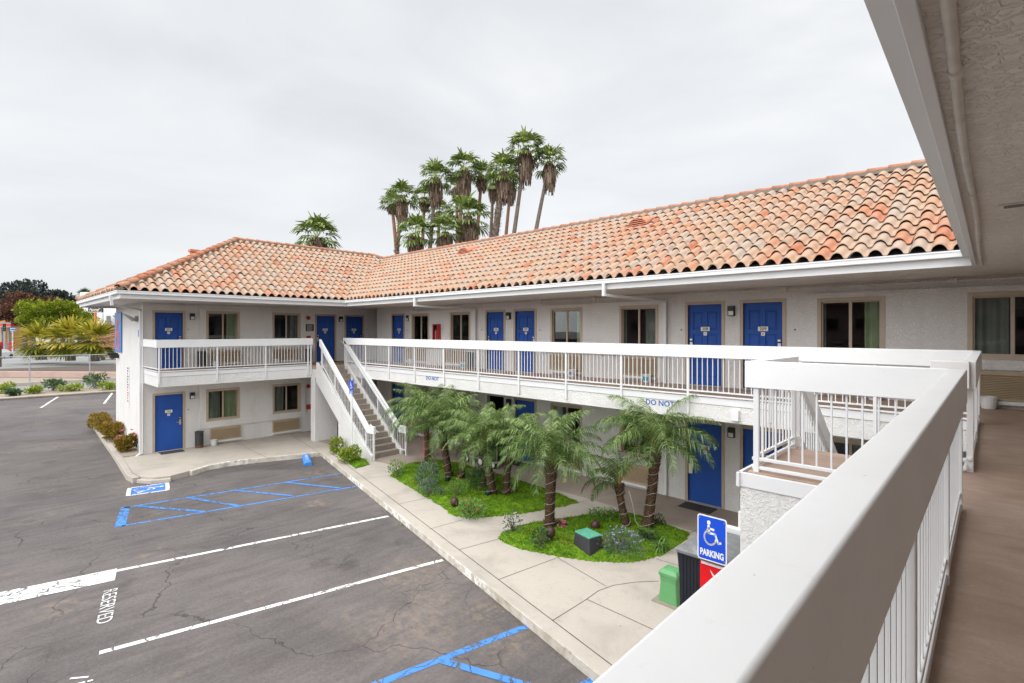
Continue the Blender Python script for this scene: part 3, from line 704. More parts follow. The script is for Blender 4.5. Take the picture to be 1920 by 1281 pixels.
# small blue plate and floodlight on the end wall
f=MB(); f.fr=fE
f.box(-22.72,-22.62,0,.10,4.82,5.02); f.face([(-22.95,.10,4.93),(-22.55,.10,4.93),(-22.55,.42,5.10),(-22.95,.42,5.10)]); f.face([(-22.95,.10,4.93),(-22.55,.10,4.93),(-22.55,.14,4.83),(-22.95,.14,4.83)])
f.face([(-22.95,.42,5.10),(-22.55,.42,5.10),(-22.55,.14,4.83),(-22.95,.14,4.83)]); f.face([(-22.95,.10,4.93),(-22.95,.42,5.10),(-22.95,.14,4.83)]); f.face([(-22.55,.10,4.93),(-22.55,.42,5.10),(-22.55,.14,4.83)])
f.build('floodlight',plain('grey_metal',(.30,.29,.27),.5),motel)
c=MB(); c.fr=fE; c.box(-26.6,-26.45,0,.35,3.50,3.58); c.box(-26.3,-26.2,0,.3,3.38,3.52); c.build('camera_bracket',M['black'],motel)
# lettering on the slab edge of wing B, half hidden by the palms
INKB=plain('blue_lettering',(.06,.13,.42),.5)
put_text('DO NOT',.17,INKB,'balcony_lettering',fB,-5.56,YB-YBF+.004,2.90,motel,.003)
put_text('DO NOT',.17,INKB,'balcony_lettering',fB,-13.72,YB-YBF+.004,2.92,motel,.003)
o=onwall('slab_lamp',lambda u,d,z:(u,YBF-d,z),-3.98,-3.84,2.72,2.93,.09,M['white'])
onwall('slab_vent',lambda u,d,z:(XAF+d,u,z),6.72,6.98,2.76,2.86,.012,M['white'])

# ------------------------------------------------------------------ roof
S=.545; ZE=5.70; RV=.375; CW=.268
def roof_plane(org,ud,vd,u0,u1,vmax,clips,under,rows=None,seed=1):
    rnd=random.Random(seed); b=MB(); ud=Vector((ud[0],ud[1],0)); vd=Vector((vd[0],vd[1],0)); org=Vector((org[0],org[1],0))
    NS=12
    prof=[]
    for k in range(NS+1):
        t=k/NS
        h=.090*math.sin(math.pi*t/.74)**.62 if 0<t<.74 else (0 if t<=0 else -.012*math.sin(math.pi*(t-.74)/.26))
        prof.append((t,h))
    nc=int((u1-u0)/CW)+1; nr=int(vmax/RV)+1
    for c in range(nc):
        for r in range(nr):
            b.ct=min(1,max(0,rnd.gauss(.52,.20))); jz=rnd.uniform(-.006,.006)+(.022 if rnd.random()<.02 else 0); ju=rnd.uniform(-.010,.010)
            vl=r*RV-.035+rnd.uniform(-.010,.010); vh=(r+1)*RV+.01; lo=[];hi=[];lb=[]
            for t,h in prof:
                u=u0+(c+t)*CW
                p=org+ud*(u+ju)+vd*vl; lo.append(b.pt((p.x,p.y,ZE+S*vl+h*1.06+.052+jz)))
                lb.append(b.pt((p.x,p.y,ZE+S*vl+h*1.06+.036+jz)))
                p=org+ud*u+vd*vh; hi.append(b.pt((p.x,p.y,ZE+S*vh+h*.96+.004)))
            for k in range(NS):
                b.idx([lo[k],lo[k+1],hi[k+1],hi[k]]); b.idx([lb[k],lb[k+1],lo[k+1],lo[k]])
    me=bpy.data.meshes.new('roof'); me.from_pydata(b.v,[],b.f); me.materials.append(M['tile'])
    at=me.attributes.new('tint','FLOAT','FACE'); at.data.foreach_set('value',b.t)
    bm_=bmesh.new(); bm_.from_mesh(me)
    for (px,py),(nx,ny) in clips:
        bmesh.ops.bisect_plane(bm_,geom=bm_.verts[:]+bm_.edges[:]+bm_.faces[:],plane_co=(px,py,0),plane_no=(nx,ny,0),clear_outer=True)
    for f in bm_.faces: f.smooth=True
    for e_ in bm_.edges:
        if len(e_.link_faces)==2 and e_.calc_face_angle(0)>1.0: e_.smooth=False
    bm_.to_mesh(me); bm_.free()
    o=bpy.data.objects.new('tiled_roof',me); COL.objects.link(o); attach(o,motel)
    q=MB(); pts=[(x,y,ZE-.012+S*v) for x,y,v in under]; q.face(pts); q.build('roof_underlay',M['under'],o,recalc=False)
    return o
HA=4.8; XR=XE-HA; YR=YEV+4.5; YA=2.95; YHA=YA+HA      # ridge lines
k2=.7071
roofA=roof_plane((XE,0),(0,1),(-1,0),YA,15.0,HA+.02,[((XE,YA),(-k2,-k2)),((XE,YEV),(k2,k2)),((XR,0),(-1,0))],[(XE,YA,0),(XE,YEV,0),(XR-.0,YEV+HA,HA),(XR,YHA,HA)],seed=3)
roofB=roof_plane((0,YEV),(1,0),(0,1),-24.2,6.0,4.52,[((XE,YEV),(-k2,-k2)),((YCX(YEV)-.05,YEV),(k2,-k2)),((0,YR),(0,1))],[(XE,YEV,0),(YCX(YEV)-.05,YEV,0),(YCX(YEV)+4.45,YR,4.5),(XR+.3,YR,4.5)],seed=5)
roofE=roof_plane((0,YA),(1,0),(0,1),-27.6,XE,HA+.02,[((XE,YA),(k2,k2)),((-27.6,YA),(-k2,k2))],[(-27.6,YA,0),(XE,YA,0),(XR,YHA,HA)],seed=7)
roofC=roof_plane((YCX(2)-.05,0),(0,1),(1,0),-8,14.6,4.5,[((YCX(YEV)-.05,YEV),(-k2,k2)),((4.2,0),(1,0))],[(YCX(2)-.05,-8,0),(4.25,-8,4.45),(4.25,YR,4.45),(YCX(2)-.05,YEV,0)],seed=9)
def caps(name,p0,p1,parent,r=.090,seg=.42,seed=1,lift=.075,mort=True):
    rnd=random.Random(seed); p0=Vector(p0);p1=Vector(p1);d=(p1-p0);L=d.length;d/=L; sd=d.cross(Vector((0,0,1))).normalized(); up=sd.cross(d).normalized()
    b=MB(); n=int(L/seg)+1
    for k in range(n):
        b.ct=rnd.random()*.25; s0=k*seg-.03; s1=min((k+1)*seg+.02,L+.1); A=[];B=[];C=[]
        for j in range(9):
            a=math.pi*j/8
            for s_,rr,lst,hh in ((s0,r*1.08,A,.030),(s1,r*.94,B,.008),(s0,r*.96,C,.020)):
                lst.append(b.pt(p0+d*s_+sd*math.cos(a)*rr+up*(math.sin(a)*rr*.85+lift+hh)))
        for j in range(8): b.idx([A[j],A[j+1],B[j+1],B[j]]); b.idx([C[j],C[j+1],A[j+1],A[j]])
    o=b.build(name,M['tile'],parent,smooth=True,recalc=False)
    if mort:
        m=MB(); m.beam(p0+up*(lift-.02),p1+up*(lift-.02),.19,.09,tuple(up)); m.build('mortar_bed',M['mortar'],parent)
    return o
ZR=ZE+S*HA; ZRB=ZE+S*4.5
caps('hip_tiles',(XE-.02,YA+.02,ZE+.0),(XR,YHA,ZR),roofA,.108,seed=2)
caps('ridge_tiles',(XR,YHA,ZR),(XR,14.32,ZR),roofA,seed=3)
caps('hip_tiles',(XR,14.32,ZR),(XR+.38,YR,ZRB),roofA,seed=4)
caps('ridge_tiles',(XR+.38,YR,ZRB),(4.2,YR,ZRB),roofB,seed=5)
caps('hip_tiles',(-27.6,YA,ZE),(XR,YHA,ZR),roofE,seed=6)
bk=MB()   # rear slopes
bk.face([(XR,YHA,ZR),(XR,14.3,ZR),(-27.6,19,ZE),(-27.6,YA,ZE)]); bk.face([(XR,14.3,ZR),(XR+.38,YR,ZRB),(9.3,YR,ZRB),(9.3,19.2,ZE),(-27.6,19.2,ZE)]); bk.face([(4.25,-8,ZE+S*4.5),(9.3,-8,ZE),(9.3,YR,ZE),(4.25,YR,ZRB)])
bk.build('rear_roof',M['tile'],motel,recalc=False)
def roof_vent(x,y):
    z=ZE+S*(y-YEV)+.06
    b=MB(); b.ct=0.0
    N=10; rad=.30; dep=.55
    arc=[(x+rad*math.cos(math.pi*k/N),rad*.75*math.sin(math.pi*k/N)) for k in range(N+1)]
    fr=[b.pt((ax,y-.18,z-.04+az)) for ax,az in arc]; bk_=[b.pt((ax*.6+x*.4,y+dep,z+S*dep+.02+az*.15)) for ax,az in arc]
    for k in range(N): b.idx([fr[k],fr[k+1],bk_[k+1],bk_[k]])
    b.box(x-.5,x+.5,y-.22,y-.1,z-.10,z-.055)
    for k in range(4):
        h=.02+.055*k; w_=rad*math.sqrt(max(0,1-(h/(rad*.75))**2)); b.box(x-w_,x+w_,y-.175,y-.15,z-.04+h,z-.04+h+.024)
    o=b.build('roof_vent',plain('terracotta_vent',(.55,.20,.12),.8) if 'vent' not in M else M['vent'],roofB)
    q=MB(); q.face([(ax,y-.13,z-.04+az*.97) for ax,az in arc]); q.build('vent_opening',M['under'],o,recalc=False)
M['vent']=plain('terracotta_vent',(.55,.20,.12),.8)
roof_vent(-7.84,13.55); roof_vent(-15.6,13.55)
b=MB(); b.ct=.1; b.box(-26.2,-25.95,6.6,6.85,7.0,7.98); b.box(-26.26,-25.89,6.54,6.91,7.98,8.08); b.build('roof_flue',M['vent'],motel)
b=MB(); b.ct=.1; b.box(-25.2,-24.9,7.2,7.5,7.6,8.12); b.build('roof_flue',M['vent'],motel)
# ================================================================== GROUND
g=MB(); g.face([(-47.6,-60,0),(60,-60,0),(60,60,0),(-47.6,60,0)]); struct(g.build('parking_lot',M['asphalt'],recalc=False))
M['dirt']=concrete('bare_dirt',(.33,.27,.21),.6,.6); M['paleroad']=concrete('far_road',(.25,.245,.24),.4,.7)
M['fill']=concrete('far_ground',(.30,.28,.25),.5,.7)
g=MB(); g.face([(-900,-900,-.02),(900,-900,-.02),(900,900,-.02),(-900,900,-.02)]); struct(g.build('ground',M['fill'],recalc=False))
# kerb line of the garden walk
kd=Vector((.9762,-.2169)).normalized(); kn=Vector((kd.y,-kd.x))
K0=Vector((-17.80,8.62)); KL=26
def kp(s,off=0): p=K0+kd*s-kn*off; return (p.x,p.y)          # off > 0 lies on the walk side
walkpoly=[kp(0),kp(KL),(8,12.66),(-20.0,12.66),(-20.0,12.66),(-21.96,12.66),(-21.96,4.07),(-29.9,4.07),(-30.2,3.95),(-19.27,3.34),(-18.66,3.42),(-18.30,3.66),(-18.12,4.05),(-18.30,4.55),(-18.68,5.20),(-18.72,5.9),(-18.55,6.6),(-18.22,7.5),(-17.95,8.2)]
w_=MB(); w_.prism(walkpoly,-.05,.15,bot=False)
w_.cm=1
def joint(p,q,wd=.010,z=.1545):
    p=Vector(p);q=Vector(q);d=(q-p).normalized();n=Vector((d.y,-d.x))*wd/2
    w_.face([(a.x,a.y,z) for a in (p-n,q-n,q+n,p+n)])
joint(kp(.05,.24),kp(KL,.24),.012)
for path in ([(745,946),(800,934)],[(803,993),(868,975)],[(861,1031),(935,1011)],[(935,1087),(1045,1046)],[(1045,1046),(1137,1100)],[(1036,1164),(1100,1124)],[(1100,1124),(1225,1181)],[(1100,1124),(1122,1108),(1150,1098),(1190,1092),(1234,1090)],[(1230,1048),(1275,1062)],[(677.5,898.7),(728.7,891.9)],
        [(1080,945),(1170,918)],[(1290,1002),(1345,975)],[(1345,975),(1400,990)],[(1325,955),(1353,948)],[(440,829),(500,858)],[(545,815),(597,848)],[(740,850),(905,838)]):
    for p,q in zip(path,path[1:]): joint(gp(*p,.15)[:2],gp(*q,.15)[:2])
struct(w_.build('walkway',[M['walk'],M['joint']],recalc=False))
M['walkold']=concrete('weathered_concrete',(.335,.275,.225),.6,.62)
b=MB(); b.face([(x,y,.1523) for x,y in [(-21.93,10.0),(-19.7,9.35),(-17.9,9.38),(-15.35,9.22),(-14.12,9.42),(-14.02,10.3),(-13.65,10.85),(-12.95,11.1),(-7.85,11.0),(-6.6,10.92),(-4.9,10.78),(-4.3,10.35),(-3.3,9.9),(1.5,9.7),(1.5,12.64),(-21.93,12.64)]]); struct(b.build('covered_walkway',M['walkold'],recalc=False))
# kerb, white paint peeling off its face
kt=NT('peeling_kerb'); pe=kt.math('MULTIPLY',kt.mask(kt.noise(5,6,.7),.46,.54),kt.mask(kt.noise(.6,2,.5),.45,.60))
cc=kt.mix(kt.mask(kt.noise(3.5,5,.7),.45,.7),(.54,.49,.41),(.33,.28,.21)); M['kerbpaint']=kt.fin(kt.mix(pe,cc,(.76,.74,.70)),.85,kt.bump(kt.noise(40,3),.004,.5))
M['kerbtop']=concrete('kerb_top',(.45,.405,.345),.5,.62)
k=MB(); k.prism([kp(-.05,-.02),kp(KL,-.02),kp(KL,.015),kp(-.05,.015)],-.05,.140); struct(k.build('kerb',M['kerbpaint']))
k=MB(); k.prism([kp(-.05,-.005),kp(KL,-.005),kp(KL,.232),kp(-.05,.232)],.10,.1535); struct(k.build('kerb_top',M['kerbtop'],bevel=.012))
# kerbs round wing A
def strip(name,pts,wd,z0,z1,mat):
    P=[Vector(p) for p in pts]; b=MB(); L_=[];R_=[]
    for i,p in enumerate(P):
        t=(P[min(i+1,len(P)-1)]-P[max(i-1,0)]).normalized(); n=Vector((t.y,-t.x)); L_.append(p-n*wd/2); R_.append(p+n*wd/2)
    i0=[(b.pt((a.x,a.y,z0)),b.pt((a.x,a.y,z1)),b.pt((c.x,c.y,z1)),b.pt((c.x,c.y,z0))) for a,c in zip(L_,R_)]
    for a,c in zip(i0,i0[1:]):
        for k_ in range(3): b.idx([a[k_],a[k_+1],c[k_+1],c[k_]])
    b.idx(list(i0[0])); b.idx(list(i0[-1])[::-1])
    return b.build(name,mat,bevel=.012)
struct(strip('kerb',[(-30.3,3.84),(-26.3,3.63),(-23.0,3.47),(-19.2,3.24),(-18.62,3.30)],.17,-.05,.162,M['kerbtop']))
struct(strip('kerb',[(-18.60,3.36),(-18.20,3.62),(-18.02,4.05)],.14,-.05,.10,M['kerbtop']))
struct(strip('kerb',[(-18.30,4.63),(-18.66,5.22),(-18.70,5.9),(-18.53,6.6),(-18.2,7.5),(-17.93,8.25),(-17.82,8.62)],.10,-.05,.154,M['kerbpaint']))
b=MB(); b.prism([(-30.0,3.95),(-26.3,3.72),(-23.0,3.56),(-21.9,3.52),(-21.9,4.07),(-29.9,4.07)],.1,.175); o=b.build('planter_soil',M['dirt']); struct(o)
# painted lines -----------------------------------------------------------
def line(b,p,q,wd=.10,z=.004):
    p=Vector(p);q=Vector(q);d=(q-p).normalized();n=Vector((d.y,-d.x))*wd/2
    b.face([(a.x,a.y,z) for a in (p-n,q-n,q+n,p+n)])
b=MB(); line(b,(-10.86,6.95),(-12.05,1.84),.10); struct(b.build('bay_line',M['pwhite'],recalc=False))
b=MB(); line(b,(-8.02,6.36),(-9.16,1.20),.10); struct(b.build('bay_line',M['pwhite'],recalc=False))
b=MB(); b.face([(-12.22,1.88,.008),(-11.62,1.74,.008),(-12.05,-.9,.008),(-13.3,-4.5,.008),(-13.9,-4.4,.008),(-12.72,-.75,.008)]) if False else None
b=MB(); p,q=Vector((-11.88,1.80)),Vector((-13.25,-4.6)); line(b,p,q,.56,.008); struct(b.build('wide_white_bar',M['pwhite'],recalc=False))
b=MB(); line(b,(-47.3,4.05),(-40.7,2.65),.12); struct(b.build('bay_line',M['pwhite'],recalc=False))
b=MB(); line(b,(-46.6,6.85),(-40.2,5.5),.12); struct(b.build('bay_line',M['pwhite'],recalc=False))
b=MB()
for a,c,wd in (((-16.20,2.62),(-15.16,8.08),.085),((-14.73,2.34),(-13.60,7.63),.085),((-16.25,2.66),(-14.70,2.30),.20)): line(b,a,c,wd)
b2=MB()
for a,c in (((-16.15,2.85),(-14.32,4.0)),((-16.0,3.95),(-14.27,4.68)),((-15.75,5.05),(-14.08,5.98)),((-15.42,6.40),(-13.78,7.22))): line(b2,a,c,.105,.008)
o=b.build('access_aisle_lines',M['pblue'],recalc=False); struct(o); o=b2.build('access_aisle_hatching',M['pblue'],recalc=False); struct(o)
b=MB()
line(b,(-5.30,5.82),(-6.02,2.6),.12,.004); line(b,(-5.60,4.40),(-3.5,5.2),.12,.008); line(b,(-3.85,5.6),(-4.6,2.0),.12,.004); line(b,(-5.9,3.0),(-4.3,3.9),.12,.008)
struct(b.build('access_aisle_lines',M['pblue'],recalc=False))
# wheelchair symbol, drawn in a unit square (x right, y up)
def iso(b,fr,th=.075,lean=0):
    def stroke(pts,w=th):
        for (x0,y0),(x1,y1) in zip(pts,pts[1:]):
            dx,dy=x1-x0,y1-y0; L=math.hypot(dx,dy); nx,ny=-dy/L*w/2,dx/L*w/2; ex,ey=dx/L*w*.25,dy/L*w*.25
            b.face([fr(x0+nx-ex,y0+ny-ey),fr(x1+nx+ex,y1+ny+ey),fr(x1-nx+ex,y1-ny+ey),fr(x0-nx-ex,y0-ny-ey)])
    b.face([fr(.36+.085*math.cos(2*math.pi*k/16),.90+.085*math.sin(2*math.pi*k/16)) for k in range(16)])
    stroke([(.35,.78),(.37,.50)],th*1.3); stroke([(.36,.68),(.60,.66)]); stroke([(.36,.50),(.66,.50),(.80,.18),(.92,.22)])
    stroke([(.30+.0,.62)]+[(.42+.27*math.cos(R(a)),.33+.27*math.sin(R(a))) for a in range(120,372,18)],th*.9)
# painted badge on the asphalt: long axis along the bay, head towards the building
o0=Vector((-17.72,2.92)); ux=Vector((.205,.979)); uy=Vector((-.979,.205))
def gf(a,c,z=.012):     # a along bay (0..1.0 m), c across
    p=o0+ux*a+uy*(c-.0); return (p.x,p.y,z)
BL,BW=.98,.86
b=MB(); b.face([gf(-.0,-.43,.004),gf(BL,-.43,.004),gf(BL,.43,.004),gf(0,.43,.004)])
b=MB()
def rr(b,f,x0,x1,y0,y1,r,z):
    pts=[]
    for cx,cy,a0 in ((x1-r,y1-r,0),(x0+r,y1-r,90),(x0+r,y0+r,180),(x1-r,y0+r,270)):
        for k in range(5): a=R(a0+22.5*k); pts.append(f(cx+r*math.cos(a),cy+r*math.sin(a),z))
    b.face(pts)
rr(b,gf,0,1.0,-.45,.45,.10,.004); wht=b.build('accessible_bay_badge',M['pwhite'],recalc=False); struct(wht)
b=MB(); rr(b,gf,.10,.90,-.37,.37,.04,.008); o=b.build('badge_field',M['pbluesym'],wht,recalc=False)
b=MB(); iso(b,lambda x,y:gf(.14+.74*y,.33-.70*x,.012),.085); o=b.build('badge_symbol',M['pwhite'],wht,recalc=False)
# lettering on the asphalt, read from the driving lane
me=text_mesh('RESERVED',.30,M['pwhite'],'road_lettering',0.0,-.001)
xs=[v.co.x for v in me.vertices]; ys=[v.co.y for v in me.vertices]; x0,x1,y0,y1=min(xs),max(xs),min(ys),max(ys)
pa,pb,pc=Vector((-11.23,1.70)),Vector((-10.02,1.44)),Vector((-11.26,1.47))
for v in me.vertices:
    s=(v.co.x-x0)/(x1-x0); t=(v.co.y-y0)/(y1-y0)
    p=pa+(pb-pa)*s+(Vector((-.035,-.165)))*(1-t)+Vector((.0,.03))*t; v.co=(p.x,p.y,.006)
o=bpy.data.objects.new('road_lettering',me); COL.objects.link(o); struct(o)
# stencilled remains of a second word
b=MB()
for a,c in (((-8.75,.85),(-8.62,1.02)),((-8.55,.9),(-8.50,1.05)),((-8.40,.7),(-8.30,.95))): line(b,a,c,.035,.006)
struct(b.build('worn_paint',M['pwhite'],recalc=False))
# wheel stop
root=thing('wheel_stop','blue painted concrete wheel stop lying at the head of the first bay','wheel stop',(-17.6,8.05,0))
def wf(s,o_,z): 
    d=Vector((.93,-.36)).normalized(); n=Vector((d.y,-d.x)); p=Vector((-18.22,8.22))+d*s+n*o_; return (p.x,p.y,z)
b=MB(); prof=[(-.13,0),(-.125,.09),(-.08,.135),(.08,.135),(.125,.09),(.13,0)]
A=[b.pt(wf(0.02,x,z*.98)) for x,z in prof]; B=[b.pt(wf(1.55,x,z*.98)) for x,z in prof]
for i in range(6): b.idx([A[i],A[(i+1)%6],B[(i+1)%6],B[i]])
b.idx(A[::-1]); b.idx(B); b.build('stop_body',plain('blue_concrete_paint',(.06,.24,.62),.6,var=.2),root,bevel=.01)
me=text_mesh('RESERVED',.11,M['pwhite'],'stop_lettering',.001)
for v in me.vertices: v.co=wf(.78+v.co.x*1.5,v.co.y*1.1,.134+v.co.z)
o=bpy.data.objects.new('stop_lettering',me); COL.objects.link(o); attach(o,root)

# ================================================================== PLANTS
M['moss']=leafmat('bed_cover',(.035,.085,.005),(.105,.215,.010),(.24,.35,.025),.8,.1,.2)
def bedbase():
    t=NT('mossy_bed'); a=t.noise(7,5,.65); c=t.noise(1.6,4,.6)
    col=t.ramp(a,[(.3,(.05,.11,.008)),(.5,(.11,.215,.012)),(.7,(.19,.30,.025))]); col=t.mix(t.mask(c,.60,.70),col,(.22,.20,.03)); col=t.mix(t.mask(t.noise(2.3,3,.5),.68,.74),col,(.16,.09,.055))
    return t.fin(col,.9,t.bump(t.noise(30,4),.03,.8),spec=.1)
M['bedbase']=bedbase()
def inpoly(x,y,P):
    c=False
    for i in range(len(P)):
        (x1,y1),(x2,y2)=P[i],P[i-1]
        if (y1>y)!=(y2>y) and x<(x2-x1)*(y-y1)/(y2-y1)+x1: c=not c
    return c
def edged(x,y,P):
    m=9
    for i in range(len(P)):
        a=Vector(P[i]);b_=Vector(P[i-1]);p=Vector((x,y));d=b_-a;t=max(0,min(1,(p-a).dot(d)/d.dot(d))); m=min(m,(p-a-d*t).length)
    return m
from mathutils import noise as MN
def bed(P,seed):
    rnd=random.Random(seed)
    xs=[p[0] for p in P]; ys=[p[1] for p in P]; st=.06
    H=lambda x,y:.155+min(.10,edged(x,y,P)*.32)+(MN.noise(Vector((x*1.6,y*1.6,seed)))*.05+MN.noise(Vector((x*6,y*6,seed)))*.018)*min(1,edged(x,y,P)*5)
    b=MB(); nx=int((max(xs)-min(xs))/st)+1; ny=int((max(ys)-min(ys))/st)+1; ids={}
    def vid(i,j):
        if (i,j) not in ids:
            x=min(xs)+i*st; y=min(ys)+j*st
            if inpoly(x,y,P): z=H(x,y)
            else: z=.150
            ids[(i,j)]=b.pt((x,y,z))
        return ids[(i,j)]
    for i in range(nx):
        for j in range(ny):
            if inpoly(min(xs)+(i+.5)*st,min(ys)+(j+.5)*st,P): b.idx([vid(i,j),vid(i+1,j),vid(i+1,j+1),vid(i,j+1)])
    b.cm=1
    area=sum(P[i-1][0]*P[i][1]-P[i][0]*P[i-1][1] for i in range(len(P)))/2
    for k in range(int(abs(area)*2600)):
        x=rnd.uniform(min(xs),max(xs)); y=rnd.uniform(min(ys),max(ys))
        if not inpoly(x,y,P): continue
        bare=MN.noise(Vector((x*1.1,y*1.1,seed+4)))
        if bare>.42: continue
        z=H(x,y)-.012; a=rnd.uniform(0,6.28); l=rnd.uniform(.022,.055); r=rnd.uniform(.006,.012); dx,dy=math.cos(a),math.sin(a); tl=rnd.uniform(.4,1.1)
        b.ct=min(1,max(0,.5+MN.noise(Vector((x*3,y*3,seed)))*.7+rnd.uniform(-.25,.25)))
        b.face([(x-dy*r,y+dx*r,z),(x+dy*r,y-dx*r,z),(x+dx*l*tl,y+dy*l*tl,z+l)])
    o=b.build('ground_cover',[M['bedbase'],M['moss']],recalc=False,kind='stuff'); return H
P1=[(-13.40,8.62),(-13.78,9.1),(-14.1,9.7),(-13.95,10.25),(-13.6,10.75),(-12.9,11.02),(-12.0,10.95),(-10.8,10.98),(-9.7,10.92),(-8.7,10.80),(-7.85,10.62),(-8.02,9.9),(-8.28,9.2),(-8.62,8.5),(-9.0,7.98),(-9.4,7.80),(-10.3,8.02),(-11.2,8.2),(-12.3,8.42)]
P2=[(-7.70,7.55),(-7.86,7.85),(-7.92,8.35),(-7.78,8.8),(-7.5,9.3),(-7.28,9.85),(-7.0,10.4),(-6.6,10.75),(-6.2,10.82),(-5.6,10.78),(-4.95,10.66),(-4.85,10.2),(-4.85,9.4),(-4.92,9.0),(-5.05,8.6),(-5.45,8.22),(-5.9,7.95),(-6.4,7.73),(-6.9,7.57),(-7.35,7.50)]
P0=[(-17.55,8.93),(-14.85,8.30),(-14.95,8.9),(-15.6,9.12),(-17.6,9.30),(-18.2,9.1)]
P1=[(x,y) for x,y in P1]
def rough(P,seed,amp=.05):
    out=[]
    for i in range(len(P)):
        a=Vector(P[i-1]);c=Vector(P[i]); n=max(1,int((c-a).length/.12))
        for k in range(n): p=a.lerp(c,(k+1)/n); o=MN.noise(Vector((p.x*3.5,p.y*3.5,seed)))*amp+MN.noise(Vector((p.x*11,p.y*11,seed)))*amp*.6; d=(c-a).normalized(); p=p+Vector((d.y,-d.x))*o; out.append((p.x,p.y))
    return out
P1=rough(P1,1); P2=rough(P2,2); P0=rough(P0,3)
H1=bed(P1,11); H2=bed(P2,22); H0=bed(P0,33)
# pygmy date palms --------------------------------------------------------
M['frond']=leafmat('palm_frond',(.012,.032,.006),(.085,.155,.032),(.36,.45,.17),.5,.22,.22)
M['frondold']=leafmat('old_palm_frond',(.20,.17,.04),(.38,.33,.07),(.45,.22,.04),.5,.3,.25)
def trunkmat():
    t=NT('palm_trunk'); a=t.noise(14,5,.7); c=t.noise(3,3)
    col=t.ramp(a,[(.25,(.028,.016,.010)),(.5,(.085,.048,.028)),(.75,(.19,.12,.075))]); return t.fin(col,.9,t.bump(a,.02,.8),spec=.15)
M['ptrunk']=trunkmat(); M['boot']=plain('trunk_stub',(.135,.085,.055),.9,var=.6,scale=22); M['petiole']=plain('orange_petiole',(.50,.28,.06),.6)
def frond(b,base,az,el,L,droop,rnd,lw=.30,n=46,tint=0.5):
    """one feather frond: an arching rib with two combs of drooping leaflets"""
    pts=[];p=Vector(base);e=el;steps=14;ds=L/steps
    for i in range(steps+1):
        pts.append(p.copy()); d=Vector((math.cos(az)*math.cos(e),math.sin(az)*math.cos(e),math.sin(e))); p=p+d*ds; e-=droop*ds*(1+.35*i/steps)
    side=Vector((-math.sin(az),math.cos(az),0))
    b.ct=.75
    b.cm=0
    for i in range(steps):
        w=.011*(1-i/steps)+.003; q0,q1=pts[i],pts[i+1]; b.face([q0-side*w,q0+side*w,q1+side*w*.9,q1-side*w*.9]); b.face([q0+Vector((0,0,w)),q0-Vector((0,0,w)),q1-Vector((0,0,w)),q1+Vector((0,0,w))])
    for k in range(n):
        t=.13+.87*k/n; f=t*steps; i=min(int(f),steps-1); q=pts[i].lerp(pts[i+1],f-i); d=(pts[i+1]-pts[i]).normalized(); up=side.cross(d).normalized()
        if up.z<0: up=-up
        ll=lw*(math.sin(math.pi*min(1,t*.86+.13))**.6)*rnd.uniform(.85,1.1)
        for sg in (-1,1):
            dirv=(side*sg*.86+d*(.50+.4*t)+up*rnd.uniform(.05,.40)).normalized()
            wv=d*.0085
            m1=q+dirv*ll*.38; dr=dirv+Vector((0,0,-.85-.35*rnd.random())); m2=m1+dr.normalized()*ll*.36; dr2=dirv*.45+Vector((0,0,-1.0)); m3=m2+dr2.normalized()*ll*.28
            b.ct=min(1,max(0,tint+rnd.uniform(-.40,.40)))
            b.face([q-wv*.8,q+wv*.8,m1+wv*1.1,m1-wv*1.1]); b.face([m1-wv*1.1,m1+wv*1.1,m2+wv*.8,m2-wv*.8]); b.face([m2-wv*.8,m2+wv*.8,m3])
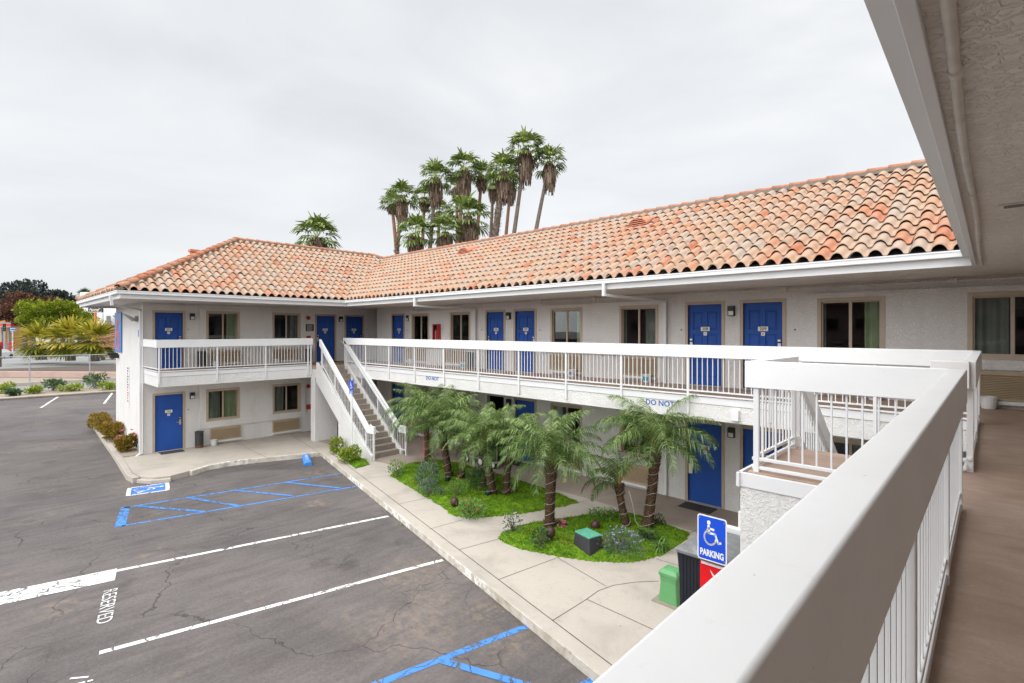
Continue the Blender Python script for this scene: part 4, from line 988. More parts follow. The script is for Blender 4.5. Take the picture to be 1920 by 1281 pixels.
def date_palm(base,top,label,seed,L=1.25,n=30,r=.11,old=2,sc=1.0,lop=None,group='pygmy date palms in the garden beds'):
    rnd=random.Random(seed); base=Vector(base);top=Vector(top)
    root=thing('date_palm',label,'palm tree',base,group)
    t=MB(); N=16; pts=[];rad=[]
    mid=(base+top)/2+Vector((rnd.uniform(-.06,.06),rnd.uniform(-.06,.06),0))
    for i in range(N+1):
        s=i/N; p=base*(1-s)**2+mid*2*s*(1-s)+top*s*s; pts.append(p); rad.append(r*(1.0-.12*math.sin(s*3.1)+.30*max(0,s-.72)/.28+(.12 if s<.08 else 0))*rnd.uniform(.96,1.04))
    t.tube(pts,rad,12); o=t.build('trunk',M['ptrunk'],root,smooth=True)
    k=MB(); H=(top-base).length; cnt=int(H/.035)*7
    for j in range(cnt):
        s=(j+.5)/cnt; i=min(int(s*N),N-1); p=pts[i].lerp(pts[i+1],s*N-i); rr_=rad[i]; a=j*2.39996; d=Vector((math.cos(a),math.sin(a),0)); q=p+d*(rr_-.008); sd=Vector((-d.y,d.x,0)); ln=rnd.uniform(.018,.034)*(1.0 if s<.72 else 1.9)
        tip=q+d*ln+Vector((0,0,ln*1.25)); w=.019
        k.face([q-sd*w+Vector((0,0,-.012)),q+sd*w+Vector((0,0,-.012)),tip+sd*w*.55,tip-sd*w*.55]); k.face([q-sd*w+Vector((0,0,.022)),q+sd*w+Vector((0,0,.022)),tip+sd*w*.55,tip-sd*w*.55])
    k.build('leaf_bases',M['boot'],o,recalc=False)
    c=MB(); g0=top+Vector((0,0,-.02))
    for j in range(n):
        s=j/(n-1); el=R(84-62*s**1.1)+rnd.uniform(-.10,.10); az=j*2.39996+rnd.uniform(-.25,.25)
        LL=L*rnd.uniform(.85,1.08)*(.78+.22*math.sin(math.pi*min(1,.25+s*.75)))
        if lop and math.cos(az-lop)<.15 and s>.25: continue
        frond(c,g0+Vector((math.cos(az)*.03,math.sin(az)*.03,.08*(1-s))),az,el,LL*1.10,(1.55+.30*s-.55*(1-s))/L*1.12,rnd,lw=.30*L/1.2,n=36,tint=.66-.25*s+rnd.uniform(-.10,.10))
    c.build('crown',M['frond'],root,recalc=False)
    if old:
        c=MB()
        for j in range(old):
            az=rnd.uniform(0,6.28); frond(c,g0-Vector((0,0,.08)),az,R(-25),L*.6,1.2,rnd,lw=.20,n=30,tint=.5)
        c.build('dry_fronds',M['frondold'],root,recalc=False)
    pe_=MB()
    for j in range(5):
        az=rnd.uniform(0,6.28); d=Vector((math.cos(az)*.5,math.sin(az)*.5,1)).normalized(); pe_.tube([g0-Vector((0,0,.10))+d*.05,g0+d*.20,g0+d*.42],[.018,.013,.007],6)
    pe_.build('petioles',M['petiole'],root)
    # string of lights wound round the trunk
    rp=MB(); q=[]; turns=H/.26
    for i in range(int(turns*14)+1):
        a=i/14*2*math.pi+seed; s=min(1,.02+.86*i/(turns*14)); f=s*N; ii=min(int(f),N-1); p=pts[ii].lerp(pts[ii+1],f-ii); rr_=rad[ii]+.020; q.append(p+Vector((math.cos(a)*rr_,math.sin(a)*rr_,.02*math.sin(a*1.7+seed))))
    rp.tube(q,.0045,5); return root,rp
ropes=[]
pal=[((-13.81,10.33,.2),(-13.95,10.36,1.52),'slim pygmy date palm nearest the foot of the stair',1,1.58,40,.095,2,None),
 ((-11.76,9.58,.2),(-12.03,9.50,1.55),'tall thick-necked pygmy date palm with orange stalks under its crown',2,1.46,38,.115,2,None),
 ((-11.41,9.72,.2),(-11.25,9.80,1.40),'thin pygmy date palm just behind the thick-necked one, screening the laundry cart',3,1.15,26,.085,1,None),
 ((-9.69,9.35,.2),(-9.86,9.20,1.50),'pygmy date palm with pale rope looped at its foot in the paired clump',4,1.30,32,.105,3,None),
 ((-9.50,9.62,.2),(-9.42,9.72,1.42),'darker pygmy date palm of the same pair, set behind the rope-looped one',5,1.22,28,.095,2,None),
 ((-7.24,8.68,.2),(-7.20,8.72,1.58),'stout pygmy date palm with a dark round ornament at its foot',6,1.36,36,.115,3,None),
 ((-6.01,9.87,.2),(-6.18,9.78,1.06),'small leaning pygmy date palm with a sparse lopsided crown',7,.95,17,.085,1,3.6),
 ((-5.71,10.15,.2),(-5.57,10.25,1.90),'tallest curved pygmy date palm in front of door 108',8,1.45,36,.115,3,None)]
M['rope']=plain('pale_rope_light',(.46,.43,.37),.5)
for base,top,lab,sd,L,n,r,old,lop in pal:
    L=L*1.07; n=int(n*.86) if sd!=7 else n; old=0; top=(top[0],top[1],top[2]+.08)
    root,rp=date_palm(base,top,lab,sd*13,L,n,r,old,lop=lop)
    o=rp.build('rope_light',M['rope'],None,smooth=True,recalc=False)
    tag(o,'pale rope light wound round the trunk of the '+{1:'slim palm by the stair',2:'thick-necked palm',3:'thin palm before the cart',4:'rope-looped palm',5:'darker paired palm',6:'stout palm above the ornament',7:'small leaning palm',8:'tall palm by door 108'}[sd],'rope light','rope lights round palm trunks')
b=MB(); b.tube([(-6.0,9.90,1.0),(-5.93,9.95,.7),(-5.90,10.0,.35),(-5.85,10.05,.24),(-5.72,10.1,.25),(-5.60,10.22,.42)],.008,6); tag(b.build('rope_light',M['rope'],smooth=True),'loose pale rope light sagging between the leaning palm and the tall palm','rope light','rope lights round palm trunks')
# leafy shrubs ------------------------------------------------------------
def clump(b,c,rx,ry,rz,n,size,rnd,up=.3,shell=.55,narrow=.5,tint=.5,tv=.35):
    for k in range(n):
        while True:
            p=Vector((rnd.uniform(-1,1),rnd.uniform(-1,1),rnd.uniform(-1,1)))
            if p.length<1 and p.length>shell*rnd.random(): break
        nz_=MN.noise(p*2.2+Vector(c))
        if nz_<-.28: continue
        q=Vector(c)+Vector((p.x*rx,p.y*ry,p.z*rz))*(1+.25*nz_)
        d=(p+Vector((rnd.uniform(-.7,.7),rnd.uniform(-.7,.7),rnd.uniform(-.4,.8)+up))).normalized(); s=d.cross(Vector((rnd.uniform(-1,1),rnd.uniform(-1,1),rnd.uniform(-1,1)))).normalized()
        l=size*rnd.uniform(.6,1.25); w=l*narrow
        b.ct=min(1,max(0,tint+nz_*.5+p.z*.12+rnd.uniform(-tv,tv)))
        b.face([q,q+d*l*.5+s*w*.5,q+d*l,q+d*l*.5-s*w*.5])
M['bush_fresh']=leafmat('fresh_leaf',(.04,.11,.02),(.13,.26,.05),(.30,.42,.12),.45,.4)
M['bush_grey']=leafmat('grey_leaf',(.035,.06,.04),(.10,.16,.11),(.24,.30,.22),.55,.3)
M['bush_dark']=leafmat('dark_leaf',(.015,.04,.015),(.05,.10,.035),(.14,.22,.08),.45,.4)
M['bush_yellow']=leafmat('yellow_leaf',(.06,.10,.01),(.20,.28,.025),(.42,.45,.06),.45,.4)
M['bush_red']=leafmat('red_leaf',(.05,.06,.01),(.20,.14,.015),(.36,.22,.03),.5,.3)
M['stem']=plain('woody_stem',(.10,.06,.04),.9)
M['pink']=plain('pink_petal',(.62,.18,.26),.6,var=.3,scale=30); M['redp']=plain('red_petal',(.62,.05,.04),.6); M['lilac']=plain('lilac_petal',(.36,.32,.50),.6); M['cream']=plain('cream_petal',(.78,.72,.58),.6)
def shrub(name,label,cat,c,rx,ry,rz,n,size,mat,seed,group=None,stems=6,flow=None,nf=0,narrow=.5,up=.3,blobs=1,fs=.03):
    rnd=random.Random(seed); c=Vector(c); root=thing(name,label,cat,c,group)
    s=MB(); tips=[]
    for k in range(stems):
        a=rnd.uniform(0,6.28); rr_=rnd.uniform(.1,.7); tip=c+Vector((math.cos(a)*rx*rr_,math.sin(a)*ry*rr_,rz*rnd.uniform(.8,1.7))); tips.append(tip); m=(c+tip)/2+Vector((0,0,rz*.15)); s.tube([c,m,tip],[.012,.009,.004],5)
    s.build('stems',M['stem'],root)
    b=MB()
    if blobs==1: clump(b,c+Vector((0,0,rz)),rx,ry,rz,n,size,rnd,up,narrow=narrow)
    else:
        for k in range(blobs):
            a=k*2.4+seed; q=c+Vector((math.cos(a)*rx*.55,math.sin(a)*ry*.55,rz*rnd.uniform(.55,1.35))); clump(b,q,rx*.55,ry*.55,rz*.55,n//blobs,size,rnd,up,narrow=narrow)
    b.build('leaves',M[mat],root,recalc=False)
    if flow:
        f=MB()
        for k in range(nf):
            a=rnd.uniform(0,6.28); el=rnd.uniform(.1,1.4); q=c+Vector((math.cos(a)*rx*math.cos(el)*1.02,math.sin(a)*ry*math.cos(el)*1.02,rz+rz*math.sin(el)*1.02))
            for j in range(7):
                d=Vector((rnd.uniform(-1,1),rnd.uniform(-1,1),rnd.uniform(-.2,1))).normalized(); s_=d.cross(Vector((rnd.random(),rnd.random(),rnd.random()))).normalized()
                f.face([q,q+d*fs*.6+s_*fs*.5,q+d*fs,q+d*fs*.6-s_*fs*.5])
        f.build('blossoms',M[flow],root,recalc=False)
    return root
GS='shrubs in the palm beds'
shrub('rose_bush','light green rose bush at the bed tip nearest the stair','shrub',gp(745,893,.17),.30,.26,.24,650,.055,'bush_fresh',1,GS)
shrub('shrub','tall dark grey-green shrub with a purple flower under the slim palm','shrub',gp(802,915,.19),.34,.32,.34,1100,.07,'bush_grey',2,GS,flow='lilac',nf=3,narrow=.35)
shrub('shrub','feathery silver shrub against the front edge of the first bed','shrub',gp(802,928,.19),.28,.24,.20,900,.06,'bush_grey',3,GS,narrow=.22)
shrub('shrub','small grey tuft beside the silver shrub','shrub',gp(826,930,.19),.16,.14,.11,350,.05,'bush_grey',4,GS,narrow=.25)
shrub('shrub','soft fern-like green shrub above the purple agave in the first bed','shrub',gp(858,932,.19),.28,.24,.22,900,.06,'bush_fresh',5,GS,narrow=.18,up=.6)
shrub('rose_bush','bright green rose bush with red flowers spilling over the path','shrub',gp(882,970,.17),.40,.30,.20,950,.06,'bush_fresh',6,GS,flow='redp',nf=5)
shrub('strap_leaf_plant','dark glossy arching plant in the middle of the first bed','plant',gp(902,918,.19),.38,.34,.30,900,.11,'bush_dark',7,GS,narrow=.22)
shrub('rose_bush','small rose plant growing between the slim palm and the thick-necked palm','shrub',gp(812,878,.19),.12,.12,.28,170,.06,'bush_fresh',8,GS,stems=3)
shrub('rose_bush','thin rose bush with cream buds at the tip of the second bed','shrub',gp(962,1003,.17),.24,.20,.24,260,.055,'bush_grey',9,GS,stems=7,flow='cream',nf=4)
shrub('rose_bush','low dark rose bush beside the round ornament','shrub',gp(1013,1027,.19),.17,.17,.19,380,.055,'bush_dark',10,GS)
shrub('flower_clump','pink blooms in a low clump beyond the stout palm','plant',gp(1052,990,.19),.17,.12,.07,200,.045,'bush_dark',11,GS,flow='pink',nf=14,fs=.05)
shrub('flower_clump','pink blooms at the far end of the first bed','plant',gp(960,925,.19),.14,.12,.06,160,.045,'bush_dark',12,GS,flow='pink',nf=9,fs=.04)
shrub('shrub','low leafy green plant behind the irrigation box','shrub',gp(1128,975,.19),.32,.28,.11,520,.06,'bush_fresh',13,GS)
shrub('rosemary','large blue-flowered rosemary right of the irrigation box','shrub',gp(1165,1038,.19),.46,.36,.24,2200,.055,'bush_grey',14,GS,flow='lilac',nf=30,narrow=.22,fs=.028,blobs=5)
shrub('shrub','small dark bush at the foot of the tall curved palm','shrub',gp(1232,985,.19),.18,.16,.12,360,.05,'bush_dark',15,GS)
shrub('shrub','round yellow-green bush under the stair beside the pier','shrub',gp(631,850,.17),.24,.22,.30,900,.075,'bush_yellow',16,GS)
shrub('shrub','larger yellow-green bush at the stair foot on a short trunk','shrub',gp(655,866,.17),.40,.32,.36,1500,.08,'bush_yellow',17,GS,blobs=5)
# grassy strap plant
def strap(label,c,n,L,seed,mat='bush_fresh',group=GS):
    rnd=random.Random(seed); b=MB(); c=Vector(c)
    for k in range(n):
        az=rnd.uniform(0,6.28); e=rnd.uniform(.6,1.45); l=L*rnd.uniform(.6,1.1); p=c+Vector((rnd.uniform(-.06,.06),rnd.uniform(-.06,.06),0)); sd=Vector((-math.sin(az),math.cos(az),0)); w=.010; b.ct=rnd.random()
        for i in range(6):
            d=Vector((math.cos(az)*math.cos(e),math.sin(az)*math.cos(e),math.sin(e))); q=p+d*l/6; w2=w*(.9 if i<4 else .4); b.face([p-sd*w,p+sd*w,q+sd*w2,q-sd*w2]); p=q; w=w2; e-=.38
    o=b.build('strap_leaf_plant',M[mat],recalc=False); return tag(o,label,'plant',group)
strap('clump of long arching strap leaves behind the rosemary',gp(1215,1012,.2),90,.50,41,'bush_dark')
strap('thin yellow-green strap leaves at the corner of the second bed near the vending machine',gp(1240,1028,.2),45,.42,42)
strap('young palm-like rosette growing before the small leaning palm',gp(1150,965,.2),30,.35,43,'bush_dark')
# hedge along the end of wing A
for i,(px,py,rx,rz,lab) in enumerate(((203,803,.62,.30,'orange and green hedge bush farthest along the end wall'),(222,822,.55,.32,'middle orange-leaved hedge bush against the end wall'),(238,845,.46,.34,'pink-flowered hedge bush nearest the building corner'))):
    q=gp(px,py,.17); shrub('hedge_bush',lab,'shrub',(q[0],3.80,.17),rx*(2.6 if i==0 else 1.9 if i==1 else 1.0),.32,rz*1.15,3000 if i<2 else 2200,.10,'bush_red',60+i,'hedge bushes along the end wall',flow='pink' if i else None,nf=4*i,blobs=5 if i<2 else 3,fs=.06)
# kerb weeds: tiny tufts
for i,(px,py) in enumerate(((735,968),(752,985),(907,1103),(955,1140),(965,1148),(1012,1186),(1098,1250))):
    q=gp(px,py,.0); rnd=random.Random(i); b=MB(); clump(b,(q[0],q[1],.03),.05,.04,.03,26,.035,rnd); o=b.build('weed_tuft',M['bush_yellow'] if i%2 else M['bush_fresh'],recalc=False)
    tag(o,['weed tuft at the gutter by the first white line','weed tuft just past the first white line end','weed sprouting by the drain hole in the kerb','tiny weed below the peeling kerb paint','weed tuft just before the blue line head','weed tuft beyond the blue line head along the kerb','last weed tuft before the white beam hides the kerb'][i],'weed','weeds in the gutter')
# garden ornaments: dark ribbed seed-head globes
def globe(label,px,py,r,stand):
    q=Vector(gp(px,py,.2)); root=thing('dark_globe_ornament',label,'garden ornament',q,'dark round ornaments')
    b=MB(); z0=.12 if stand else .0; b.lathe([(.01,z0),(r*.5,z0+.02),(r*.9,z0+r*.6),(r,z0+r*1.1),(r*.85,z0+r*1.75),(r*.5,z0+r*2.15),(r*.15,z0+r*2.3),(.005,z0+r*2.25)],tuple(q),16); o=b.build('globe_body',plain('dark_wine',(.06,.022,.022),.45,var=.5,scale=30,bump=.8),root,smooth=True)
    k=MB()
    for j in range(70):
        a=j*2.4; t=j/70; zz=z0+r*2.2*t; rr_=r*math.sin(math.pi*min(.98,t*.9+.08)); d=Vector((math.cos(a),math.sin(a),.5)); p=q+Vector((d.x*rr_*.95,d.y*rr_*.95,zz)); s_=Vector((-d.y,d.x,0))*.018; k.face([p-s_,p+s_,p+d*.028])
    k.build('globe_scales',plain('dry_wine',(.16,.07,.05),.7),o,recalc=False)
    if stand:
        s_=MB()
        for j in range(3): a=j*2.1; s_.tube([(q.x+math.cos(a)*.09,q.y+math.sin(a)*.09,.17),(q.x+math.cos(a)*.04,q.y+math.sin(a)*.04,q.z+.15)],.008,6)
        s_.build('ornament_stand',M['black'],root)
globe('dark wine globe on a small stand at the foot of the stout palm',1032,1020,.10,True)
globe('dark wine globe half hidden behind the green irrigation box',1116,995,.10,False)
globe('dark wine globe near the path side of the first bed',852,950,.10,False)
# small ground lights
for i,(px,py,lab) in enumerate(((915,934,'small black box light on the grass beside the rope-looped palm'),(840,905,'small black box light at the foot of the thick-necked palm'))):
    q=gp(px,py,.2); root=thing('ground_light',lab,'garden light',q,'black ground lights'); b=MB(); b.box(q[0]-.06,q[0]+.06,q[1]-.06,q[1]+.06,.17,.36); b.build('housing',M['black'],root,bevel=.008)
    b=MB(); b.box(q[0]-.05,q[0]+.05,q[1]-.05,q[1]+.05,.361,.372); b.build('light_lid',plain('teal_lid',(.06,.20,.17),.4),root)
# irrigation box
root=thing('irrigation_box','black irrigation box with a green lid in the second bed','box',(-5.95,8.35,.2))
IR=math.radians(-13)
def ir(x,y,z): return (-5.98+x*math.cos(IR)-y*math.sin(IR),8.36+x*math.sin(IR)+y*math.cos(IR),z)
b=MB(); b.fr=ir; a=[b.pt((x*1.0,y*1.0,.14)) for x,y in ((-.25,-.19),(.25,-.19),(.25,.19),(-.25,.19))]; c=[b.pt((x*.86,y*.86,.50)) for x,y in ((-.25,-.19),(.25,-.19),(.25,.19),(-.25,.19))]
for i in range(4): b.idx([a[i],a[(i+1)%4],c[(i+1)%4],c[i]])
b.idx(c); b.build('box_body',plain('black_plastic',(.035,.037,.04),.55),root,bevel=.02)
b=MB(); b.fr=ir; b.box(-.215,.215,-.165,.165,.502,.530); b.build('box_lid',plain('green_plastic_lid',(.10,.36,.24),.5,var=.15,scale=12),root,bevel=.01)
# green utility pedestal
root=thing('utility_pedestal','light green utility pedestal standing by the vending machine','utility box',(-3.95,7.75,.15))
pg=plain('pedestal_green',(.11,.32,.12),.45,var=.06)
b=MB(); cx_,cy_=-3.93,7.78
lv=[(.165,.15),(.15,.25),(.135,.48),(.15,.60)]
def sq(h,z): return [(cx_+x*h,cy_+y*h,z) for x,y in ((-1,-.9),(1,-.9),(1,.9),(-1,.9))]
pr=[[b.pt(p) for p in sq(h,z)] for h,z in lv]
for a,c in zip(pr,pr[1:]):
    for i in range(4): b.idx([a[i],a[(i+1)%4],c[(i+1)%4],c[i]])
b.build('pedestal_body',pg,root,bevel=.015)
b=MB(); pr=[[b.pt(p) for p in sq(h,z)] for h,z in ((.158,.575),(.160,.62),(.125,.665),(.03,.68))]
for a,c in zip(pr,pr[1:]):
    for i in range(4): b.idx([a[i],a[(i+1)%4],c[(i+1)%4],c[i]])
b.idx(pr[-1]); b.build('pedestal_cap',pg,root,bevel=.012)
b=MB(); b.box(cx_-.24,cx_+.24,cy_-.22,cy_+.22,.156,.163); b.build('pedestal_footing',M['dirt'],root)
# vending machine
vx0,vx1,vy0,vy1,vz=-2.98,-1.99,6.03,6.95,1.81
root=thing('vending_machine','black drinks vending machine with a red front and dusty grey top','vending machine',((vx0+vx1)/2,6.5,.15))
b=MB(); b.box(vx0+.02,vx1,vy0+.06,vy1,.15,vz-.04); b.build('cabinet',M['black'],root,bevel=.01)
b=MB(); prof=[(.0,.15),(.03,.5),(.045,1.0),(.03,1.5),(.0,vz-.03)]
for (d0,z0),(d1,z1) in zip(prof,prof[1:]):
    for k in range(7):
        xa=vx0+d0+ .043*k; b.face([(vx0+.005+.043*k+ (d0 if k==0 else 0),vy0+.0,z0),(vx0+.005+.043*(k+1),vy0+.0,z0),(vx0+.005+.043*(k+1),vy0+.0,z1),(vx0+.005+.043*k+(d1 if k==0 else 0),vy0+.0,z1)])
for k in range(1,7): b.box(vx0+.04+.043*k,vx0+.046+.043*k,vy0-.008,vy0+.001,.2,vz-.06)
b.build('side_door_trim',plain('dark_navy_trim',(.018,.020,.026),.35),root,recalc=False)
b=MB(); b.box(vx0+.305,vx1-.01,vy0-.02,vy0+.058,.30,vz-.045); redm=plain('vending_red',(.72,.008,.012),.3,var=.03); o=b.build('red_front_panel',redm,root,bevel=.008)
b=MB()
def swp(pts,ws):
    for (p,q),(w0,w1) in zip(zip(pts,pts[1:]),zip(ws,ws[1:])):
        d=Vector((q[0]-p[0],q[1]-p[1])).normalized(); n=Vector((-d.y,d.x)); y=vy0-.024
        b.face([(p[0]+n.x*w0,y,p[1]+n.y*w0),(q[0]+n.x*w1,y,q[1]+n.y*w1),(q[0]-n.x*w1,y,q[1]-n.y*w1),(p[0]-n.x*w0,y,p[1]-n.y*w0)])
ox,oz=vx0+.47,1.40
curve=[(ox+x,oz+z) for x,z in ((-.04,.28),(.02,.20),(.07,.10),(.09,0),(.06,-.06),(.0,-.02),(-.03,.06),(.0,.10),(.05,.06),(.10,-.05),(.16,-.25),(.25,-.5))]
swp(curve,[.002,.016,.022,.014,.012,.014,.012,.010,.018,.024,.028,.02]); b.build('panel_swirl',plain('swirl_white',(.75,.72,.70),.4),root,recalc=False)
b=MB(); b.box(vx0+.33,vx1-.02,vy0-.035,vy0-.021,vz-.075,vz-.05); b.build('panel_edge',M['white'],root)
vt_=NT('dusty_top'); dn=vt_.noise(3,5,.6,.3); M['dusty']=vt_.fin(vt_.mix(vt_.mask(vt_.noise(26,3,.6),.68,.72),vt_.ramp(dn,[(.35,(.11,.11,.11)),(.55,(.18,.18,.18)),(.7,(.38,.36,.33))]),(.7,.68,.65)),.5)
b=MB(); b.box(vx0,vx1+.02,vy0-.03,vy1+.02,vz-.04,vz); b.build('top_cover',M['dusty'],root,bevel=.006)
b=MB(); b.box(-2.98,-2.02,7.02,7.11,1.74,1.86); b.box(-2.06,-1.97,6.6,7.02,1.74,1.86)
for x in (-2.95,-2.05): b.box(x-.03,x+.03,7.04,7.10,.15,1.74)
tag(b.build('machine_guard_rail',M['white'],bevel=.006),'white painted timber guard rail behind the vending machine','guard rail')
# signs -------------------------------------------------------------------
signblue=plain('sign_blue',(.008,.075,.60),.35,var=.03)
root=thing('parking_sign','blue wheelchair PARKING sign rising in front of the vending machine','sign',(-2.62,5.93,1.8))
SX,SY,SZ=-2.49,5.92,2.085
def sf_(x,z,y): return (SX+x,SY-y,SZ+z)
def plate(name,hw,hh,y0,y1,mat,par,r=.03):
    b=MB(); pts=[]
    for cx,cy,a0 in ((hw-r,hh-r,0),(-hw+r,hh-r,90),(-hw+r,-hh+r,180),(hw-r,-hh+r,270)):
        for k in range(5): a=R(a0+22.5*k); pts.append((cx+r*math.cos(a),cy+r*math.sin(a)))
    f=[b.pt(sf_(x,z,y1)) for x,z in pts]; g_=[b.pt(sf_(x,z,y0)) for x,z in pts]; b.idx(f); b.idx(g_[::-1])
    for i in range(len(pts)): j=(i+1)%len(pts); b.idx([g_[i],g_[j],f[j],f[i]])
    return b.build(name,mat,par)
signwhite=plain('sign_white',(.80,.80,.80),.4,var=.02)
pl=plate('sign_plate',.172,.262,.0,.004,signwhite,root); plate('sign_field',.158,.248,.0045,.006,signblue,root,.022)
b=MB(); iso(b,lambda x,y:sf_(-.125+.25*x,-.085+.30*y,.0075),.085); b.build('wheelchair_symbol',signwhite,root,recalc=False)
me=text_mesh('PARKING',.088,signwhite,'sign_lettering',.0005,.0035)
xs=[v.co.x for v in me.vertices]
for v in me.vertices: v.co=sf_(v.co.x*.275/(max(xs)-min(xs)),-.175+v.co.y*1.18,.0070+v.co.z)
o=bpy.data.objects.new('sign_lettering',me); COL.objects.link(o); attach(o,root)
b=MB(); b.box(SX-.02,SX+.02,SY+.0045,SY+.03,SZ-.24,SZ+.20); b.box(SX-.02,SX+.02,SY+.03,6.12,vz+.002,vz+.025); b.build('sign_bracket',M['steel'],root)
b=MB()
for x,z in ((-.145,.22),(.145,.22),(-.145,-.22),(.145,-.22)): b.box(SX+x-.006,SX+x+.006,SY-.010,SY,SZ+z-.006,SZ+z+.006)
b.build('sign_bolts',M['steel'],root)
hp=(-16.42,9.05)
root=thing('accessible_parking_post_sign','thin white post with a small blue wheelchair sign before the stair','sign',(hp[0],hp[1],.15))
b=MB(); b.tube([(hp[0],hp[1],.15),(hp[0],hp[1],2.86)],.024,8); b.build('post',M['white'],root)
# faces the car park
fa=R(2)
def hf(x,z,y): return (hp[0]+x*math.cos(fa)+y*math.sin(fa)+.03*math.sin(fa),hp[1]+x*math.sin(fa)-y*math.cos(fa)-.03*math.cos(fa),z)
b=MB(); b.fr=lambda x,y,z:hf(x,z,y); b.box(-.13,.13,0,.004,2.45,2.78); b.box(-.13,.13,0,.004,2.31,2.43); b.build('sign_plate',signblue,root)
b=MB(); iso(b,lambda x,y:hf(-.10+.20*x,2.48+.26*y,.006),.09); b.build('wheelchair_symbol',signwhite,root,recalc=False)
b=MB()
for z,w0 in ((2.39,.09),(2.35,.10),(2.32,.08)): b.face([hf(-w0,z,.006),hf(w0,z,.006),hf(w0,z+.014,.006),hf(-w0,z+.014,.006)])
b.build('small_print',signwhite,root,recalc=False)
# numeral sign on the end wall
root=thing('numeral_wall_sign','tall blue wall sign with a red numeral 6 on the end wall','sign',(-26.3,4.0,4.5))
b=MB(); b.fr=fE; b.box(-26.88,-25.55,.01,.05,3.62,5.24); b.build('sign_box',plain('sign_box_blue',(.03,.17,.47),.4,var=.05),root,bevel=.01)
b=MB(); y=.056; cx,cz=-26.22,4.10; ro,ri,ss=.42,.31,.90
def ringpts(r,rz): return [(cx+r*math.cos(2*math.pi*k/28),cz+rz*math.sin(2*math.pi*k/28)) for k in range(28)]
A=ringpts(.42,.40);B=ringpts(.33,.31);C=ringpts(.25,.23);D=ringpts(.20,.18)
b.cm=0
for P_,Q_,mi in ((A,B,0),(C,D,0)):
    b.cm=mi
    for k in range(28):
        j=(k+1)%28; b.face([fE(P_[k][0],y,P_[k][1]),fE(P_[j][0],y,P_[j][1]),fE(Q_[j][0],y,Q_[j][1]),fE(Q_[k][0],y,Q_[k][1])])
st_=[(cx-.42,cz),(cx-.40,cz+.30),(cx-.28,cz+.60),(cx-.10,cz+.82),(cx+.22,cz+.90)]; si=[(x+.10,z-.03) for x,z in st_]; s2=[(x+.17,z-.05) for x,z in st_]; s3=[(x+.24,z-.08) for x,z in st_]
for P_,Q_ in ((st_,si),(s2,s3)):
    for k in range(4): b.face([fE(P_[k][0],y+.001,P_[k][1]),fE(P_[k+1][0],y+.001,P_[k+1][1]),fE(Q_[k+1][0],y+.001,Q_[k+1][1]),fE(Q_[k][0],y+.001,Q_[k][1])])
b.build('numeral',plain('sign_red',(.70,.07,.05),.4),root,recalc=False)
b=MB(); b.fr=fE; b.box(-22.60,-22.36,.005,.02,4.28,4.52); b.build('room_arrow_plate',plain('plate_blue',(.01,.12,.58),.4),motel)
root=thing('wall_notice','narrow sheet of small print and red lettering on the end wall','notice',(-24.6,4.05,2.5))
b=MB(); b.fr=fE; b.box(-24.62,-24.18,.004,.01,1.55,3.15); b.build('notice_sheet',plain('notice_white',(.74,.73,.72),.5),root)
b=MB(); b.fr=fE
for k in range(13): b.cm=0 if k<8 else 1; z=3.05-k*.105; b.box(-24.55,-24.30-(k%3)*.05,.0105,.012,z-.03,z+.03)
b.build('notice_print',[M['ink'],M['redp']],root)
root=thing('wall_plaque','black plaque with pale small print by door 202','notice',(-21.9,10.05,4.65))
b=MB(); b.fr=fA; b.box(9.92,10.27,.004,.02,4.47,4.78); b.build('plaque_plate',M['black'],root)
b=MB(); b.fr=fA
for k in range(7): z=4.74-k*.04; b.box(9.96,10.22-(k%2)*.03,.0205,.0215,z-.008,z+.004)
b.build('plaque_print',M['lens'],root)
# fire extinguisher cabinet
root=thing('extinguisher_cabinet','red fire extinguisher cabinet between two windows on the upper storey','cabinet',(-16.1,12.6,4.3))
b=MB(); b.fr=fB
for a,c,e,f in ((-16.32,-15.98,4.02,4.05),(-16.32,-15.98,4.72,4.75),(-16.32,-16.27,4.05,4.72),(-16.03,-15.98,4.05,4.72)): b.box(a,c,PAN,.22,e,f)
b.box(-16.27,-16.03,PAN,PAN+.02,4.05,4.72); b.build('cabinet_case',M['red'],root)
b=MB(); b.lathe([(.001,4.08),(.055,4.08),(.055,4.48),(.03,4.54),(.02,4.6),(.001,4.6)],(-16.15,12.49,0),12); b.build('extinguisher',plain('extinguisher_pale',(.55,.10,.10),.35),root)
b=MB(); b.fr=fB; b.box(-16.27,-16.03,.19,.195,4.05,4.72); b.build('cabinet_glass',M['glass'],root)
